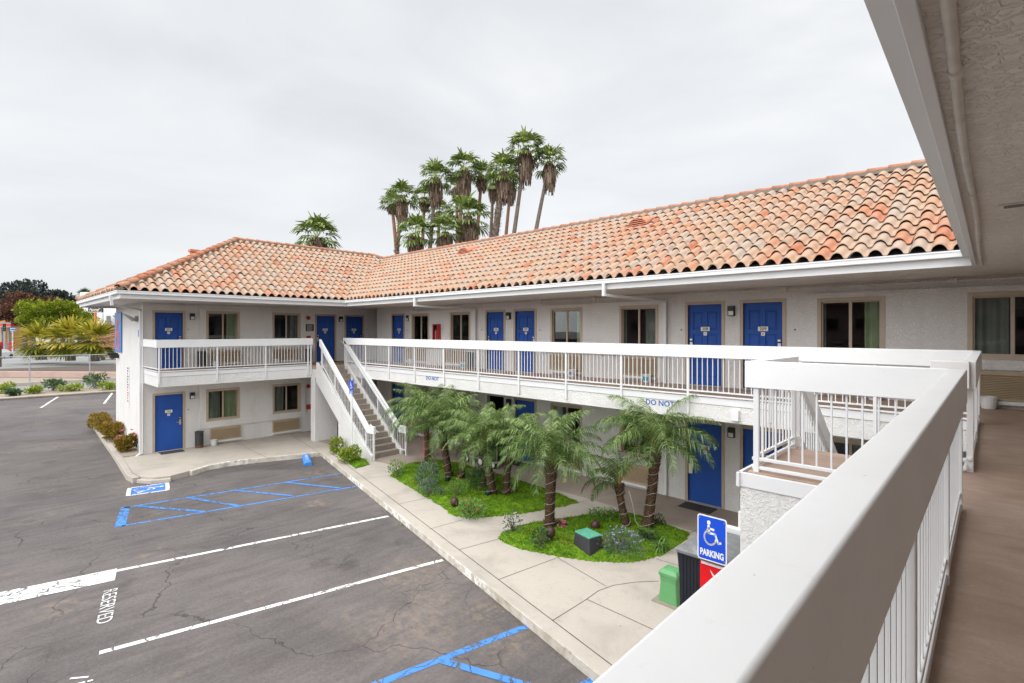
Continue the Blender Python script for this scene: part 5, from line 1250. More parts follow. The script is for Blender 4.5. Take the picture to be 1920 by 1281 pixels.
# mats, bins, pails -------------------------------------------------------
matm=plain('rubber_mat',(.050,.042,.040),.95,var=.2,scale=30)
def matt(label,fr,u0,u1,d0,d1,z):
    b=MB(); b.fr=fr; b.box(u0,u1,d0,d1,z+.004,z+.018); tag(b.build('door_mat',matm,bevel=.004),label,'door mat','door mats')
matt('dark door mat on the paving by the end wall corner',fA,4.52,5.24,.12,.55,.15); matt('dark door mat just beyond the laundry cart and palms',fB,-12.0,-11.2,.12,.58,.15); matt('dark door mat behind the tallest curved palm',fB,-5.93,-5.13,.12,.60,.15); matt('dark door mat at the head of the outer stair',fA,10.45,11.2,.12,.55,3.12)
def bin_(label,x,y,z):
    root=thing('ash_bin',label,'bin',(x,y,z),'black cylindrical ash bins')
    b=MB(); b.lathe([(.001,z+.0),(.135,z),(.135,z+.10)],(x,y,0),20); b.build('bin_base',plain('rusty_base',(.16,.06,.035),.7),root,smooth=False)
    b=MB(); b.lathe([(.134,z+.10),(.138,z+.12),(.138,z+.56),(.15,z+.57),(.15,z+.60),(.12,z+.61),(.11,z+.58),(.001,z+.57)],(x,y,0),20); b.build('bin_body',plain('bin_charcoal',(.035,.037,.04),.5),root)
bin_('black ash bin with a rusty base by door 101',-21.73,5.78,.15); bin_('black ash bin on the balcony by door 201',-21.73,5.86,3.12); bin_('black ash bin on the balcony beside door 206',-14.0,12.35,3.12); bin_('black ash bin half hidden by the stair rail near door 202',-21.72,9.95,3.12)
def pail(label,x,y,z,lab=None):
    root=thing('pail',label,'bucket',(x,y,z),'drip pails under air conditioners')
    b=MB(); b.lathe([(.001,z+.004),(.095,z+.004),(.120,z+.20),(.128,z+.20),(.128,z+.215),(.112,z+.215),(.09,z+.02),(.001,z+.02)],(x,y,0),18); o=b.build('pail_body',plain('white_plastic',(.70,.70,.69),.4),root,smooth=False)
    if lab: 
        b=MB()
        for k in range(5): a0=R(-120+k*14+0);a1=R(-120+(k+1)*14); b.face([(x+.117*math.cos(a0),y+.117*math.sin(a0),z+.06),(x+.117*math.cos(a1),y+.117*math.sin(a1),z+.06),(x+.124*math.cos(a1),y+.124*math.sin(a1),z+.16),(x+.124*math.cos(a0),y+.124*math.sin(a0),z+.16)])
        b.build('pail_print',lab,o,recalc=False)
teal=plain('teal_print',(.02,.34,.42),.5); greyp=plain('grey_print',(.25,.22,.33),.5)
for lab,x,y,z,l in (('white pail on the ground beside the ash bin of door 101',-21.74,6.27,.15,None),('white pail on the balcony under the cooler nearest door 201',-21.74,6.35,3.12,None),('white pail on the balcony under the second cooler of that wing',-21.74,8.6,3.12,None),
    ('white pail under the cooler beside door 205',-17.75,12.42,3.12,None),('blue-labelled pail near the ash bin by door 206',-14.42,12.42,3.12,teal),('white pail under the cooler right of door 207',-9.45,12.42,3.12,greyp),('teal-labelled pail by the downspout near door 208',-6.98,12.42,3.12,teal),
    ('printed pail seen through the landing rail under the window of door 209',-1.95,12.42,3.12,greyp),('plain white pail under the cooler at the walkway corner',-.28,12.42,3.12,None)): pail(lab,x,y,z,l)
# luggage and laundry cart behind the palms
root=thing('laundry_cart','housekeeping cart with brown side panel and dark bags behind the palms','cart',(-12.2,11.5,.15))
fab=plain('cart_fabric',(.17,.11,.11),.85); 
b=MB(); b.box(-13.15,-11.55,11.30,11.85,.33,.38); b.build('cart_deck',plain('cart_grey',(.25,.24,.24),.5),root,bevel=.01)
b=MB(); b.box(-13.1,-12.55,11.28,11.34,.40,1.15); b.build('side_panel',fab,root,bevel=.01)
b=MB(); b.box(-12.50,-11.60,11.34,11.8,.40,.98); b.build('dark_bag',plain('bag_black',(.010,.009,.010),.9),root,bevel=.09)
b=MB(); b.tube([(-13.1,11.35,.38),(-13.1,11.35,1.45),(-13.1,11.8,1.45),(-13.1,11.8,.38)],.016,8); b.tube([(-11.6,11.35,.38),(-11.6,11.35,1.4),(-11.6,11.8,1.4),(-11.6,11.8,.38)],.016,8); b.build('cart_frame',M['steel'],root)
for x,y in ((-13.0,11.32),(-11.75,11.32),(-13.0,11.83),(-12.3,11.30)):
    b=MB(); n=18; A=[];B=[]
    for k in range(n): a=2*math.pi*k/n; A.append(b.pt((x+.12*math.cos(a),y-.02,.275+.12*math.sin(a)))); B.append(b.pt((x+.12*math.cos(a),y+.02,.275+.12*math.sin(a))))
    for k in range(n): b.idx([A[k],A[(k+1)%n],B[(k+1)%n],B[k]])
    b.idx(A); b.idx(B[::-1]); wh=b.build('wheel',M['black'],root)
    b=MB(); A=[]
    for k in range(n): a=2*math.pi*k/n; A.append(b.pt((x+.095*math.cos(a),y-.023,.275+.095*math.sin(a))))
    b.idx(A); b.build('wheel_disc',M['lens'],wh,recalc=False)
b=MB(); b.tube([(-11.75,11.25,1.18),(-11.72,11.22,1.0),(-11.78,11.2,.84)],[.03,.05,.035],8); tag(b.build('yellow_cloth',plain('yellow_cloth',(.75,.42,.04),.8),smooth=True),'orange-yellow cloth hanging from the housekeeping cart','cloth')
b=MB(); b.tube([(-14.6,10.9,.15),(-14.6,10.9,.95)],.12,14); tag(b.build('orange_barrel',plain('orange_red',(.70,.10,.03),.6)),'orange-red cylinder standing behind the stair railing','barrel')

# fallen leaves and grit on the paving and along the kerb
rnd=random.Random(77); b=MB()
def litter(x,y,z,s):
    a=rnd.uniform(0,6.28); d=Vector((math.cos(a),math.sin(a),rnd.uniform(-.1,.25)))*s; e=Vector((-math.sin(a),math.cos(a),rnd.uniform(-.1,.2)))*s*.45; p=Vector((x,y,z+s*.25)); b.ct=rnd.random(); b.face([p-d,p+e,p+d,p-e])
for k in range(420):
    s_=rnd.uniform(0,24); o_=-.03-abs(rnd.gauss(0,.07)); x,y=kp(s_,o_); litter(x,y,.004,rnd.uniform(.006,.018))
for k in range(260):
    x,y=rnd.uniform(-14,-4),rnd.uniform(6.5,12.4)
    if inpoly(x,y,P1) or inpoly(x,y,P2) or not inpoly(x,y,walkpoly): continue
    litter(x,y,.156,rnd.uniform(.006,.016))
for k in range(300): litter(rnd.uniform(-18,-3),rnd.uniform(-1,8),.003,rnd.uniform(.004,.010)) if False else None
M['litter']=leafmat('dry_litter',(.10,.06,.03),(.24,.15,.07),(.42,.30,.14),.9,.1,0)
b.build('leaf_litter',M['litter'],recalc=False,kind='stuff')
# ================================================================== BEYOND THE CAR PARK
g=MB(); g.prism([(-51.5,-60),(-47.6,-60),(-46.2,30),(-51.5,30)],-.03,.10); struct(g.build('planting_strip',M['dirt']))
g=MB(); g.prism([(-47.9,-60),(-47.6,-60),(-46.2,30),(-46.5,30)],0,.16); struct(g.build('kerb',M['kerbtop']))
g=MB(); g.prism([(-57.8,-60),(-51.5,-60),(-51.5,30),(-57.0,30)],-.03,.05); struct(g.build('side_path',M['paleroad']))
g=MB(); g.prism([(-58.3,-60),(-57.8,-60),(-57.0,30),(-57.5,30)],0,.30); tag(g.build('low_wall',M['kerbtop']),'low concrete edging wall below the chain-link fence','low wall')
g=MB(); g.face([(-220,-200,-.01),(-72,-200,-.01),(-72,200,-.01),(-220,200,-.01)]); struct(g.build('road',M['paleroad'],recalc=False))
g=MB(); g.face([(-72,-200,-.006),(-58,-200,-.006),(-58,200,-.006),(-72,200,-.006)]); struct(g.build('pavement',M['dirt'],recalc=False))
b=MB(); line(b,(-112,-30),(-112,60),.5,.0); struct(b.build('road_line',M['pwhite'],recalc=False))
# chain-link fence
root=thing('chain_link_fence','galvanised chain-link fence with thin posts between the car park and the street','fence',(-57.6,5,.2))
galv=plain('galvanised',(.42,.43,.44),.45,metal=.6)
for y in (-6.5,-1.7,3.07,6.91,11.7,16.5):
    b=MB(); b.tube([(-57.6,y,.25),(-57.6,y,2.45)],.045,8); b.build('post',galv,root)
b=MB(); b.tube([(-57.6,-6.5,2.40),(-57.6,16.5,2.40)],.028,8); b.build('top_rail',galv,root)
b=MB(); Hh=2.1; pitch=.16; y=-8.6
while y<16.5:
    for sg in (1,-1):
        ya,yb=y,y+Hh
        if sg<0: ya,yb=yb,ya
        za,zb=.3,2.4
        if min(ya,yb)>=-6.5 and max(ya,yb)<=16.5: b.beam((-57.6,ya,za),(-57.6,yb,zb),.006,.006,(1,0,0))
    y+=pitch
b.build('wire_mesh',galv,root)
# pink planter with fan palms
b=MB(); P_=[(-73.5,.3),(-72.6,-.6),(-61.5,8.3),(-58.9,10.3),(-60.5,14),(-72,12)]
M['pinkwall']=concrete('pink_planter',(.47,.33,.28),.5,.75)
b.prism(P_,0,.62); tag(b.build('raised_planter',M['pinkwall'],bevel=.05),'long low pink concrete planter holding the yellowing fan palms','planter')
b=MB(); b.prism([(x+.25*(1 if x<-65 else -1),y+.25) for x,y in P_],.60,.66); 
struct(b.build('planter_soil',plain('dark_soil',(.07,.045,.03),.95)))
M['fan_y']=leafmat('yellow_fan_leaf',(.025,.04,.006),(.19,.21,.018),(.60,.46,.06),.5,.3,.3)
M['fan_g']=leafmat('green_fan_leaf',(.022,.045,.014),(.10,.155,.03),(.30,.36,.10),.5,.25,.25)
M['deadfan']=leafmat('dead_fan_leaf',(.08,.05,.035),(.18,.125,.09),(.31,.24,.18),.9,.1,.0)
def fan(b,base,d,L,petiole,rnd,nseg=20,spread=2.3,tint=.5,droop=.35):
    d=Vector(d).normalized(); sd=d.cross(Vector((0,0,1)))
    if sd.length<.05: sd=Vector((1,0,0))
    sd.normalize(); up=sd.cross(d).normalized(); hub=Vector(base)+d*petiole
    w=.02*L; b.ct=min(1,tint+.25); b.face([Vector(base)-sd*w,Vector(base)+sd*w,hub+sd*w,hub-sd*w])
    for k in range(nseg):
        a=(k/(nseg-1)-.5)*spread; dd=(d*math.cos(a)+sd*math.sin(a)).normalized(); pn=(sd*math.cos(a)-d*math.sin(a)).normalized()
        l=L*(.80+.20*math.cos(a*.8))*rnd.uniform(.9,1.08); hw=l*.62*spread/nseg*.62
        m=hub+dd*l*.58-up*.02*L+up*(.03*L if k%2 else -.03*L); tip=m+(dd+Vector((0,0,-droop*rnd.uniform(.6,1.6)))).normalized()*l*.45
        b.ct=min(1,max(0,tint+rnd.uniform(-.33,.33)))
        b.face([hub,m+pn*hw,m-pn*hw]); b.face([m-pn*hw,m+pn*hw,tip+pn*hw*.25,tip-pn*hw*.25])
def fan_crown(seed,n,L,pet,lo=-50,hi=85,tint=.55,droop=.35,nseg=18):
    rnd=random.Random(seed); b=MB()
    for j in range(n):
        s=j/(n-1); el=R(hi+(lo-hi)*s)+rnd.uniform(-.15,.15); az=j*2.39996+rnd.uniform(-.3,.3)
        fan(b,(0,0,0),(math.cos(az)*math.cos(el),math.sin(az)*math.cos(el),math.sin(el)),L*rnd.uniform(.85,1.1),pet*rnd.uniform(.8,1.15),rnd,nseg=nseg,tint=tint-.25*s+rnd.uniform(-.1,.1),droop=droop)
    return b
def skirt(seed,H,r0,r1):
    rnd=random.Random(seed); b=MB()
    for j in range(330):
        t=rnd.random(); z=-H*t*.82; rr_=r0+(r1-r0)*math.sin(math.pi*min(1,t*.85+.12))**.8*rnd.uniform(.6,1); a=rnd.uniform(0,6.28); l=rnd.uniform(.35,.8)*H*.42; w=rnd.uniform(.03,.08)
        p=Vector((math.cos(a)*rr_,math.sin(a)*rr_,z)); s_=Vector((-math.sin(a),math.cos(a),0))*w; q=p+Vector((math.cos(a)*rnd.uniform(-.10,.07),math.sin(a)*rnd.uniform(-.10,.07),-l)); b.ct=rnd.random()
        b.face([p-s_,p+s_,q+s_*.6,q-s_*.6])
    b.ct=.1; b.tube([(0,0,.1),(0,0,-H*.85)],[r0,r1*.55],8)
    return b
M['wtrunk']=plain('palm_bark',(.15,.115,.09),.9,var=.35,scale=5); M['wtrunkred']=plain('red_palm_bark',(.24,.13,.085),.9,var=.3,scale=5); M['shag']=plain('shaggy_bark',(.21,.17,.13),.95,var=.5,scale=22,bump=.8)
# tall fan palms behind the roof: px, py of the crown's heart, distance, crown size factor, skirt length, lean (px of base - px of crown), shaggy height py, trunk colour
TP=[(594,447,46,1.25,1.2,6,None,0,'lone low fan palm rising behind the ridge of the far wing'),
(735,384,56,.85,1.0,7,None,1,'small-crowned fan palm touching the first tall one of the cluster'),
(753,372,52,1.0,2.4,-7,447,1,'first tall skirted fan palm of the cluster'),
(778,440,46,1.05,2.2,0,None,0,'short bushy fan palm just right of the first tall one'),
(796,372,60,.95,1.5,-3,None,1,'fan palm half hidden behind the second skirted one'),
(817,335,54,1.10,3.0,-13,None,0,'tall fan palm with a long brown skirt, second of the skirted ones'),
(824,398,60,.95,1.4,-2,None,0,'lower fan palm tucked behind the second skirted one'),
(835,437,46,.95,2.0,2,None,0,'short fan palm peeping over the ridge at the cluster middle'),
(870,318,54,1.15,3.3,-9,436,1,'tall skirted fan palm above the middle of the cluster with a shaggy foot'),
(856,352,62,.90,1.8,0,None,1,'thin fan palm behind the middle one'),
(877,408,48,1.30,2.8,-3,430,0,'broad low fan palm with a big hanging skirt under the middle one'),
(903,330,56,.90,1.8,-13,427,1,'reddish-trunked fan palm between the middle one and the broad shaggy one'),
(944,325,52,1.15,3.0,-17,370,0,'fan palm with a thick shaggy trunk leaning under its skirt'),
(925,345,62,.90,2.2,-8,None,0,'narrow fan palm close behind the thick shaggy trunk'),
(958,345,60,.90,2.4,-10,None,1,'slim fan palm between the shaggy trunk and the tallest one'),
(985,282,52,1.20,3.4,-28,None,0,'tallest fan palm of the cluster with a full skirt'),
(1030,306,52,1.05,2.9,-30,None,0,'last leaning fan palm of the cluster with a round skirt')]
cr_=[fan_crown(s,25,.90,.75,lo=-28,hi=86,tint=.72,droop=.8,nseg=10).build('crown',M['fan_g'],recalc=False) for s in (1,2,3)]
sk_=[skirt(s,2.8,.36,.70).build('dead_leaf_skirt',M['deadfan'],recalc=False) for s in (4,5)]
for i,(px,py,D,sc_,skl,lean,shag,red,lab) in enumerate(TP):
    zc=zat(py,D); top=far(px,D,zc); base=far(px+lean*2.6,D,0) if False else None
    mpp=D/F_PX; drop_px=(HOR+zat(0,1)*0-0)   # lean is measured down to the roof line
    # horizontal offset of the foot, extrapolated from the visible part
    vis=max(40,(470-py)); foot=far(px+lean*(EYE+ (zc-EYE))/(vis*mpp),D,0)
    root=thing('fan_palm',lab,'palm tree',foot,'tall fan palms behind the motel roof')
    b=MB(); N=12; pts=[];rad=[]
    for k in range(N+1):
        s=k/N; p=foot.lerp(top,s); p=p+(foot-top).normalized().cross(Vector((0,1,0)))*.35*math.sin(s*math.pi)*(1 if i%2 else -1)*.5; p.z=zc*s; pts.append(p)
        r=.30-.14*s if i!=12 else .42-.12*s
        rad.append(r)
    b.tube(pts,rad,10); t_=b.build('trunk',M['wtrunkred'] if red else M['wtrunk'],root,smooth=True)
    if shag:
        zt=zat(shag,D); b=MB(); rnd=random.Random(i)
        for k in range(420):
            z=rnd.uniform(max(0,zt-9),zt); s=z/zc; p=foot.lerp(top,s); p.z=z; f=s*N; ii=min(int(f),N-1); p=pts[ii].lerp(pts[ii+1],f-ii); a=rnd.uniform(0,6.28); d=Vector((math.cos(a),math.sin(a),0)); r=rad[ii]; s_=Vector((-d.y,d.x,0))*.07; l=rnd.uniform(.12,.26)
            q=p+d*(r-.02); b.ct=rnd.random(); b.face([q-s_,q+s_,q+d*l+Vector((0,0,l*.7))+s_*.4,q+d*l+Vector((0,0,l*.7))-s_*.4])
        b.build('leaf_stubs',M['shag'],t_,recalc=False)
    c=cr_[i%3].copy(); COL.objects.link(c); c.parent=root; c.location=top-foot; c.rotation_euler=(0,0,i*1.3); c.scale=(sc_*1.25,)*3
    c=sk_[i%2].copy(); COL.objects.link(c); c.parent=root; c.location=top-foot; c.rotation_euler=(0,0,i*.9); c.scale=(sc_,sc_,skl/2.8)
for o in cr_+sk_: bpy.data.objects.remove(o)
# tiny far palm, fan palms in the planter
def small_fan(px,py,D,L,label,seed,th,base_z,mat='fan_y',tint=.62,n=26,r=.3,group=None,pet=.8,lo=-35):
    zc=zat(py,D); foot=far(px,D,base_z); root=thing('fan_palm',label,'palm tree',foot,group)
    b=MB(); b.tube([foot+Vector((0,0,-.1)),Vector((foot.x,foot.y,zc))],[r*1.15,r*.95],10); b.build('trunk',M['ptrunk'] if r>.25 else M['wtrunk'],root)
    c=fan_crown(seed,n,L,L*pet,lo=lo,hi=85,tint=tint,nseg=14,droop=.35); o=c.build('crown',M[mat],recalc=False); o.parent=root; o.location=Vector((0,0,zc-base_z))
    return root
small_fan(159,556,170,1.7,'tiny distant fan palm on the skyline beside the roof corner',9,0,0,'fan_g',.3,18,.18)
GP='yellowing fan palms in the pink planter'
for px,D,py,L,lab,sd,n in ((77,70.5,645,2.3,'yellowing fan palm with drooping golden leaves at the end of the pink planter',21,24),(132,68.5,640,2.5,'broad fan palm in the middle of the pink planter',22,28),(177,67,641,2.3,'fan palm of the pink planter nearest the motel wall',23,25)):
    small_fan(px,py,D,L,lab,sd,0,.62,'fan_y',.74,n,.50,GP,.45,-42)
# strip shrubs
M['pale_stem']=plain('pale_branch',(.30,.22,.15),.9)
for i,(px,py,rx,rz,lab) in enumerate(((8,737,.9,.75,'scrubby shrub at the far end of the kerb strip'),(24,742,.5,.35,'low sprawling shrub beside the farthest one on the strip'),(63,738,.62,.42,'small round shrub alone on the strip by the bay line'),(100,733,.95,.85,'open woody shrub on the strip between the bay lines'),(133,734,1.0,.45,'low wide shrub next to the woody one'),(180,728,.95,.95,'dense round shrub nearest the motel corner'),(205,731,.8,.6,'lower shrub beside the dense round one'))):
    q=gp(px,py,.10); shrub('shrub',lab,'shrub',q,rx*.9,rx*.7,rz*.62,520,.20,'bush_yellow' if i%2==0 else 'bush_dark',80+i,'shrubs on the kerb strip',stems=9,blobs=4)
# big trees
def btree(name,label,px,D,zc,rx,rz,mat,seed,n=5200,size=.55,blobs=16,group='street trees beyond the car park',flat=.5,tint=.45,th=.5):
    rnd=random.Random(seed); c=far(px,D,zc); foot=far(px,D,0); root=thing(name,label,'tree',foot,group)
    b=MB(); limbs=[]
    b.tube([foot,foot.lerp(c,.5),c-Vector((0,0,rz*.3))],[th,th*.8,th*.5],9)
    L_=MB()
    for k in range(blobs):
        a=rnd.uniform(0,6.28); rr_=rnd.random()**.5; q=c+Vector((math.cos(a)*rx*rr_*.78,math.sin(a)*rx*.75*rr_,rz*(rnd.uniform(-.55,.75))*(1-.35*rr_)))
        b.tube([c-Vector((0,0,rz*.5)),(c+q)/2-Vector((0,0,.3)),q],[th*.35,th*.2,th*.08],6)
        clump(L_,q,rx*.34,rx*.34,rz*.34*(1-flat*.4),n//blobs,size,rnd,.3,narrow=.7,tint=tint,tv=.22)
    b.build('trunk',M['wtrunk'],root); L_.build('crown',M[mat],root,recalc=False)
M['tree_dark']=leafmat('dark_evergreen',(.012,.020,.022),(.035,.048,.042),(.09,.105,.075),.6,.2,.1)
M['tree_blue']=leafmat('blue_pine',(.010,.020,.032),(.030,.048,.062),(.075,.10,.11),.6,.2,.1)
M['tree_red']=leafmat('reddish_tree',(.045,.018,.014),(.12,.055,.035),(.26,.12,.07),.6,.2,.15)
M['tree_lime']=leafmat('lime_tree',(.03,.06,.005),(.15,.20,.012),(.38,.40,.03),.55,.2,.25)
btree('pine_tree','tall blue-black pine at the edge of the picture beyond the petrol station',-6,150,11.5,7.5,7,'tree_blue',1,7000,.7,20)
btree('evergreen_tree','wide dark evergreen crown rising above the reddish tree',62,118,11.2,7.4,5.0,'tree_dark',2,8000,.6,20)
btree('evergreen_tree','second dark evergreen crown nearer the motel roof',118,122,10.6,5.6,4.2,'tree_dark',3,7000,.6,18)
btree('reddish_tree','rusty red-brown tree left of the lime one',46,104,8.6,5.6,4.0,'tree_red',4,8500,.5,20)
btree('lime_tree','yellow-green spreading tree in front of the dark evergreens',100,97,7.3,6.2,3.6,'tree_lime',5,13000,.45,26)
btree('lime_tree','smaller yellow-green tree overlapping the shop sign pole',150,93,4.6,2.4,2.2,'tree_lime',6,6000,.42,14)
# shop with brick base
Dsh=112
def box_at(b,px0,px1,D,z0,z1,depth=8):
    a=far(px0,D);c=far(px1,D); d=(c-a).normalized(); n=Vector((d.y,-d.x,0)); n=n if n.dot(a)>0 else -n
    q=[a,c,c+n*depth,a+n*depth]; b.prism([(v.x,v.y) for v in q],z0,z1)
root=thing('shop_building','white rendered shop with a red brick base and flat roof across the street','building',far(190,Dsh))
b=MB(); box_at(b,150,240,Dsh,3.2,zat(548,Dsh)); b.build('wall',plain('white_render',(.78,.78,.77),.8),root)
bt=NT('brick_base'); br=bt.n('TexBrick'); br.inputs['Scale'].default_value=1.0; br.inputs['Color1'].default_value=(.42,.12,.07,1); br.inputs['Color2'].default_value=(.50,.17,.10,1); br.inputs['Mortar'].default_value=(.45,.38,.33,1); br.inputs['Brick Width'].default_value=.9; br.inputs['Row Height'].default_value=.35; br.inputs['Mortar Size'].default_value=.03
cb=bt.n('CombineXYZ'); sx_=bt.n('SeparateXYZ'); bt.l(bt.co(1),sx_.inputs[0]); bt.l(sx_.outputs[1],cb.inputs[0]); bt.l(sx_.outputs[2],cb.inputs[1]); bt.l(cb.outputs[0],br.inputs['Vector']); brickm=bt.fin(br.outputs['Color'],.9)
b=MB(); box_at(b,149.7,240.3,Dsh-.2,0,zat(611,Dsh),8.4); b.build('brick_base',brickm,root)
b=MB(); box_at(b,150,240,Dsh-.3,zat(611,Dsh)+.0,zat(609.5,Dsh),.6); b.build('coping',M['redp'],root)
b=MB(); c=far(203,Dsh-1); z0=zat(610,Dsh)
b.box(c.x-.5,c.x+.5,c.y-.5,c.y+.5,z0,z0+1.0); b.tube([c+Vector((0,-.9,z0)),c+Vector((0,-.9,z0+2.6))],.06,6); b.box(c.x-.3,c.x+.3,c.y-.3,c.y+.4,z0+1.0,z0+2.0); b.lathe([(.01,z0+1.7),(.45,z0+1.9),(.55,z0+2.1)],(c.x,c.y+1.3,0),10); b.build('rooftop_unit',plain('unit_grey',(.25,.25,.25),.6),root)
for k,(pa,pb) in enumerate(((152,158),(161,167))): b=MB(); box_at(b,pa,pb,Dsh-.35,1.0,zat(614,Dsh),.1); b.build('window',M['dark'],root)
root=thing('pole_sign','dark shop sign with cream script on an orange pole','sign',far(178,86))
b=MB(); c=far(179,86); b.tube([c,c+Vector((0,0,zat(586,86)))],.17,10); b.build('post',plain('orange_paint',(.62,.14,.05),.5),root)
b=MB(); box_at(b,165,191,86,zat(586,86),zat(576,86),.35); b.build('sign_board',plain('sign_charcoal',(.05,.045,.045),.5),root)
me=text_mesh('Vons',.9,M['cream'],'sign_lettering',.01,.02) if False else None
th_=turn(178); b=MB(); c=far(178,85.9); ux_=Vector((math.cos(YAW),math.sin(YAW),0)); zz=zat(581.5,86)
sc2=[(-1.0,-.05),(-.75,.28),(-.55,-.2),(-.35,.12),(-.15,-.12),(.05,.14),(.2,-.1),(.4,.15),(.5,-.2),(.72,.16),(.95,.25)]
for p,q in zip(sc2,sc2[1:]): b.beam(c+ux_*p[0]*.9+Vector((0,0,zz+p[1])),c+ux_*q[0]*.9+Vector((0,0,zz+q[1])),.02,.09)
b.beam(c-ux_*1.1+Vector((0,0,zz-.33)),c+ux_*1.1+Vector((0,0,zz-.33)),.02,.06); b.build('script_lettering',M['cream'],root)
# petrol station and shop at the far edge
root=thing('orange_shop','low orange-walled shop with a grey hipped roof and blue eaves','building',far(4,125))
b=MB(); box_at(b,-40,10,125,0,zat(596,125)); b.build('wall',plain('orange_wall',(.50,.26,.07),.8),root)
b=MB(); box_at(b,-41,11,124.5,zat(596,125),zat(592,125),9); b.build('eaves',plain('blue_eaves',(.02,.10,.20),.6),root)
a=far(-42,124);c=far(13,124); d=(c-a).normalized(); n=Vector((d.y,-d.x,0)); n=n if n.dot(a)>0 else -n; z0,z1=zat(592,125),zat(585,125)
b=MB(); q=[a,c,c+n*10,a+n*10]; t_=[a+d*3+n*4,c-d*3+n*4,c-d*3+n*6,a+d*3+n*6]; I=[b.pt((v.x,v.y,z0)) for v in q]; J=[b.pt((v.x,v.y,z1)) for v in t_]
for k in range(4): b.idx([I[k],I[(k+1)%4],J[(k+1)%4],J[k]])
b.idx(J); b.build('roof',plain('grey_roof',(.40,.38,.38),.8),root)
M['sgrey']=plain('station_grey',(.30,.30,.31),.6)
root=thing('petrol_station','petrol station canopy with red, white and blue fascia','petrol station',far(15,115))
for pa,pb,z0,z1,cm in ((-20,20,zat(612,115),zat(607,115),'redp'),(-20,20,zat(607,115),zat(605,115),'sgrey'),(-20,20,zat(614,115),zat(612,115),'sgrey')):
    b=MB(); box_at(b,pa,pb,115,z0,z1,6); b.build('canopy_band',M[cm],root)
for px in (-12,4,17): b=MB(); c=far(px,117); b.tube([c,c+Vector((0,0,zat(614,115)))],.25,8); b.build('column',M['sgrey'],root)
for px,cm in ((2,'red'),(14,'sgrey'),(22,'redp')): b=MB(); c=far(px,116); b.box(c.x-.5,c.x+.5,c.y-.5,c.y+.5,0,1.9); b.build('pump',M[cm],root,bevel=.05)
root=thing('price_sign','blue and white petrol price sign with a red foot','sign',far(24,105))
b=MB(); box_at(b,19,29,105,zat(621,105),zat(615,105),.3); b.build('sign_board',plain('price_white',(.55,.62,.75),.5),root)
b=MB(); box_at(b,20,28,104.9,zat(619,105),zat(617,105),.1); b.build('sign_stripe',plain('price_blue',(.02,.12,.50),.5),root)
b=MB(); c=far(24,105.2); b.tube([c,c+Vector((0,0,zat(621,105)))],.12,8); b.build('post',M['white'],root)
root=thing('traffic_signal','traffic signal with three lamps on a grey pole','traffic light',far(8,85))
b=MB(); c=far(8,85); b.tube([c,c+Vector((0,0,zat(606,85)))],.08,8); b.build('post',galv,root)
b=MB(); b.box(c.x-.2,c.x+.2,c.y-.2,c.y+.2,zat(621,85),zat(607,85)); hd=b.build('signal_head',M['black'],root,bevel=.03)
for k in range(3):
    b=MB(); p=c*.9965; p.z=zat(610+4*k,85); b.tube([p,p*1.0005],.12,10); b.build('lamp',plain('lamp_%d'%k,((.18,.02,.02),(.2,.12,.02),(.02,.16,.06))[k],.3),hd)
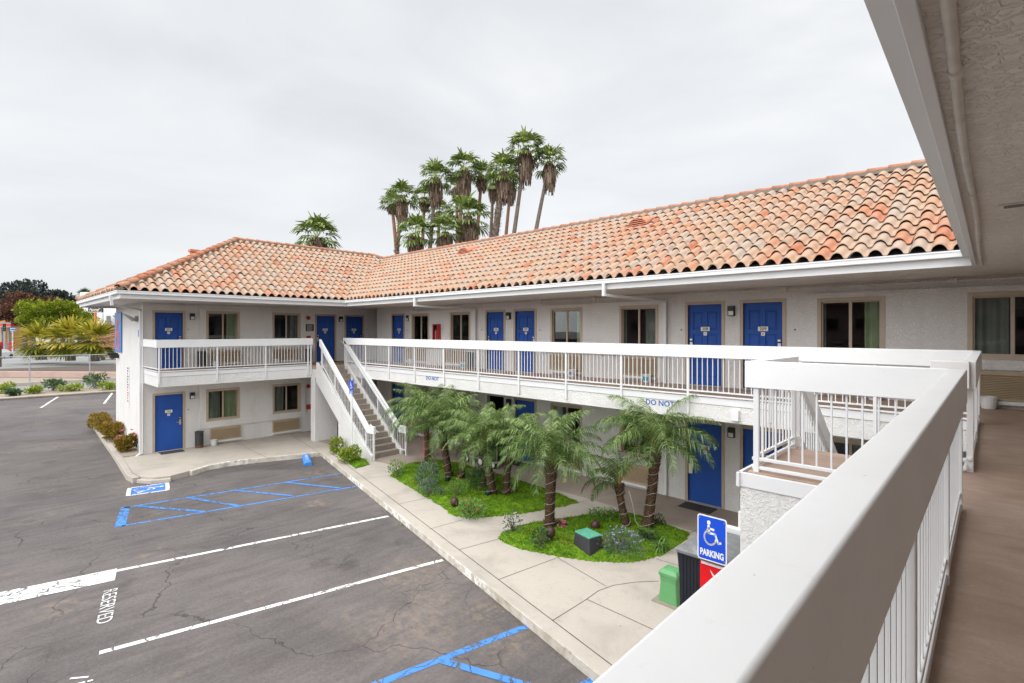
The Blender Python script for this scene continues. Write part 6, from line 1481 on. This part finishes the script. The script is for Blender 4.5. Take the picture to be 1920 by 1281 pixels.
# parked cars
def car(label,px,D,ang,mat,seed):
    c=far(px,D); root=thing('parked_car',label,'car',c,'vehicles across the street'); ca,sa=math.cos(ang),math.sin(ang)
    fr=lambda x,y,z:(c.x+x*ca-y*sa,c.y+x*sa+y*ca,z)
    prof=[(-2.2,.35),(-2.25,.75),(-2.1,.95),(-1.3,1.0),(-.75,1.42),(.75,1.45),(1.35,1.02),(2.1,.90),(2.25,.65),(2.2,.35)]
    b=MB(); b.fr=fr; A=[b.pt((x,-.85 if z<1.1 else -.68,z)) for x,z in prof]; B=[b.pt((x,.85 if z<1.1 else .68,z)) for x,z in prof]; n=len(prof)
    for k in range(n): b.idx([A[k],A[(k+1)%n],B[(k+1)%n],B[k]])
    b.idx(A); b.idx(B[::-1]); b.build('body',mat,root,bevel=.05)
    b=MB(); b.fr=fr
    for y in (-.80,.80):
        s_=1 if y>0 else -1; b.face([(-1.15,y,1.03),(-.7,y-s_*.09,1.36),(.68,y-s_*.09,1.38),(1.15,y,1.05)])
    b.face([(1.33,-.7,1.05),(1.33,.7,1.05),(.82,.6,1.42),(.82,-.6,1.42)]); b.face([(-1.28,-.7,1.03),(-1.28,.7,1.03),(-.80,.6,1.40),(-.80,-.6,1.40)])
    b.build('windows',M['dark'],root,recalc=False)
    for x in (-1.4,1.4):
        for y in (-.86,.86):
            b=MB(); b.fr=fr; N=16; A=[];B=[]
            for k in range(N): a=2*math.pi*k/N; A.append(b.pt((x+.33*math.cos(a),y-.09,.33+.33*math.sin(a)))); B.append(b.pt((x+.33*math.cos(a),y+.09,.33+.33*math.sin(a))))
            for k in range(N): b.idx([A[k],A[(k+1)%N],B[(k+1)%N],B[k]])
            b.idx(A); b.idx(B[::-1]); b.build('wheel',M['black'],root)
wc=plain('car_white',(.70,.70,.70),.25,var=.02)
car('white car cut off by the edge of the picture near the traffic signal',-2,84,R(150),wc,1)
car('silver car glimpsed behind the fan palm nearest the motel',202,80,R(120),plain('car_silver',(.35,.36,.38),.3,metal=.4),2)
car('dark car parked under the lime tree',120,92,R(110),plain('car_dark',(.05,.05,.06),.3),3)
b=MB(); c=far(-1,64); b.tube([c,c+Vector((0,0,zat(648,64)))],.20,10); tag(b.build('timber_pole',plain('dark_timber',(.10,.05,.04),.9)),'stubby dark brown timber pole at the edge of the picture','pole')

# mauve three-storey block across the car park, seen only mirrored in the upper windows
root=thing('apartment_block','mauve apartment block behind the viewer, mirrored in the upper windows','building',(-20,-58,0))
mv=plain('mauve_render',(.30,.20,.20),.85)
b=MB(); b.box(-60,28,-70,-58,0,8.0); b.build('wall',mv,root)
b=MB(); b.box(-61,29,-71,-57.2,8.0,8.4); b.build('roof',plain('brown_roof',(.16,.09,.07),.9),root)
for k in range(22):
    for z in (1.2,4.6):
        b=MB(); x=-58+3.9*k; b.box(x,x+1.7,-58.0,-57.9,z,z+1.5); b.build('window',M['lens'] if (k*7+int(z))%5==0 else M['dark'],root)
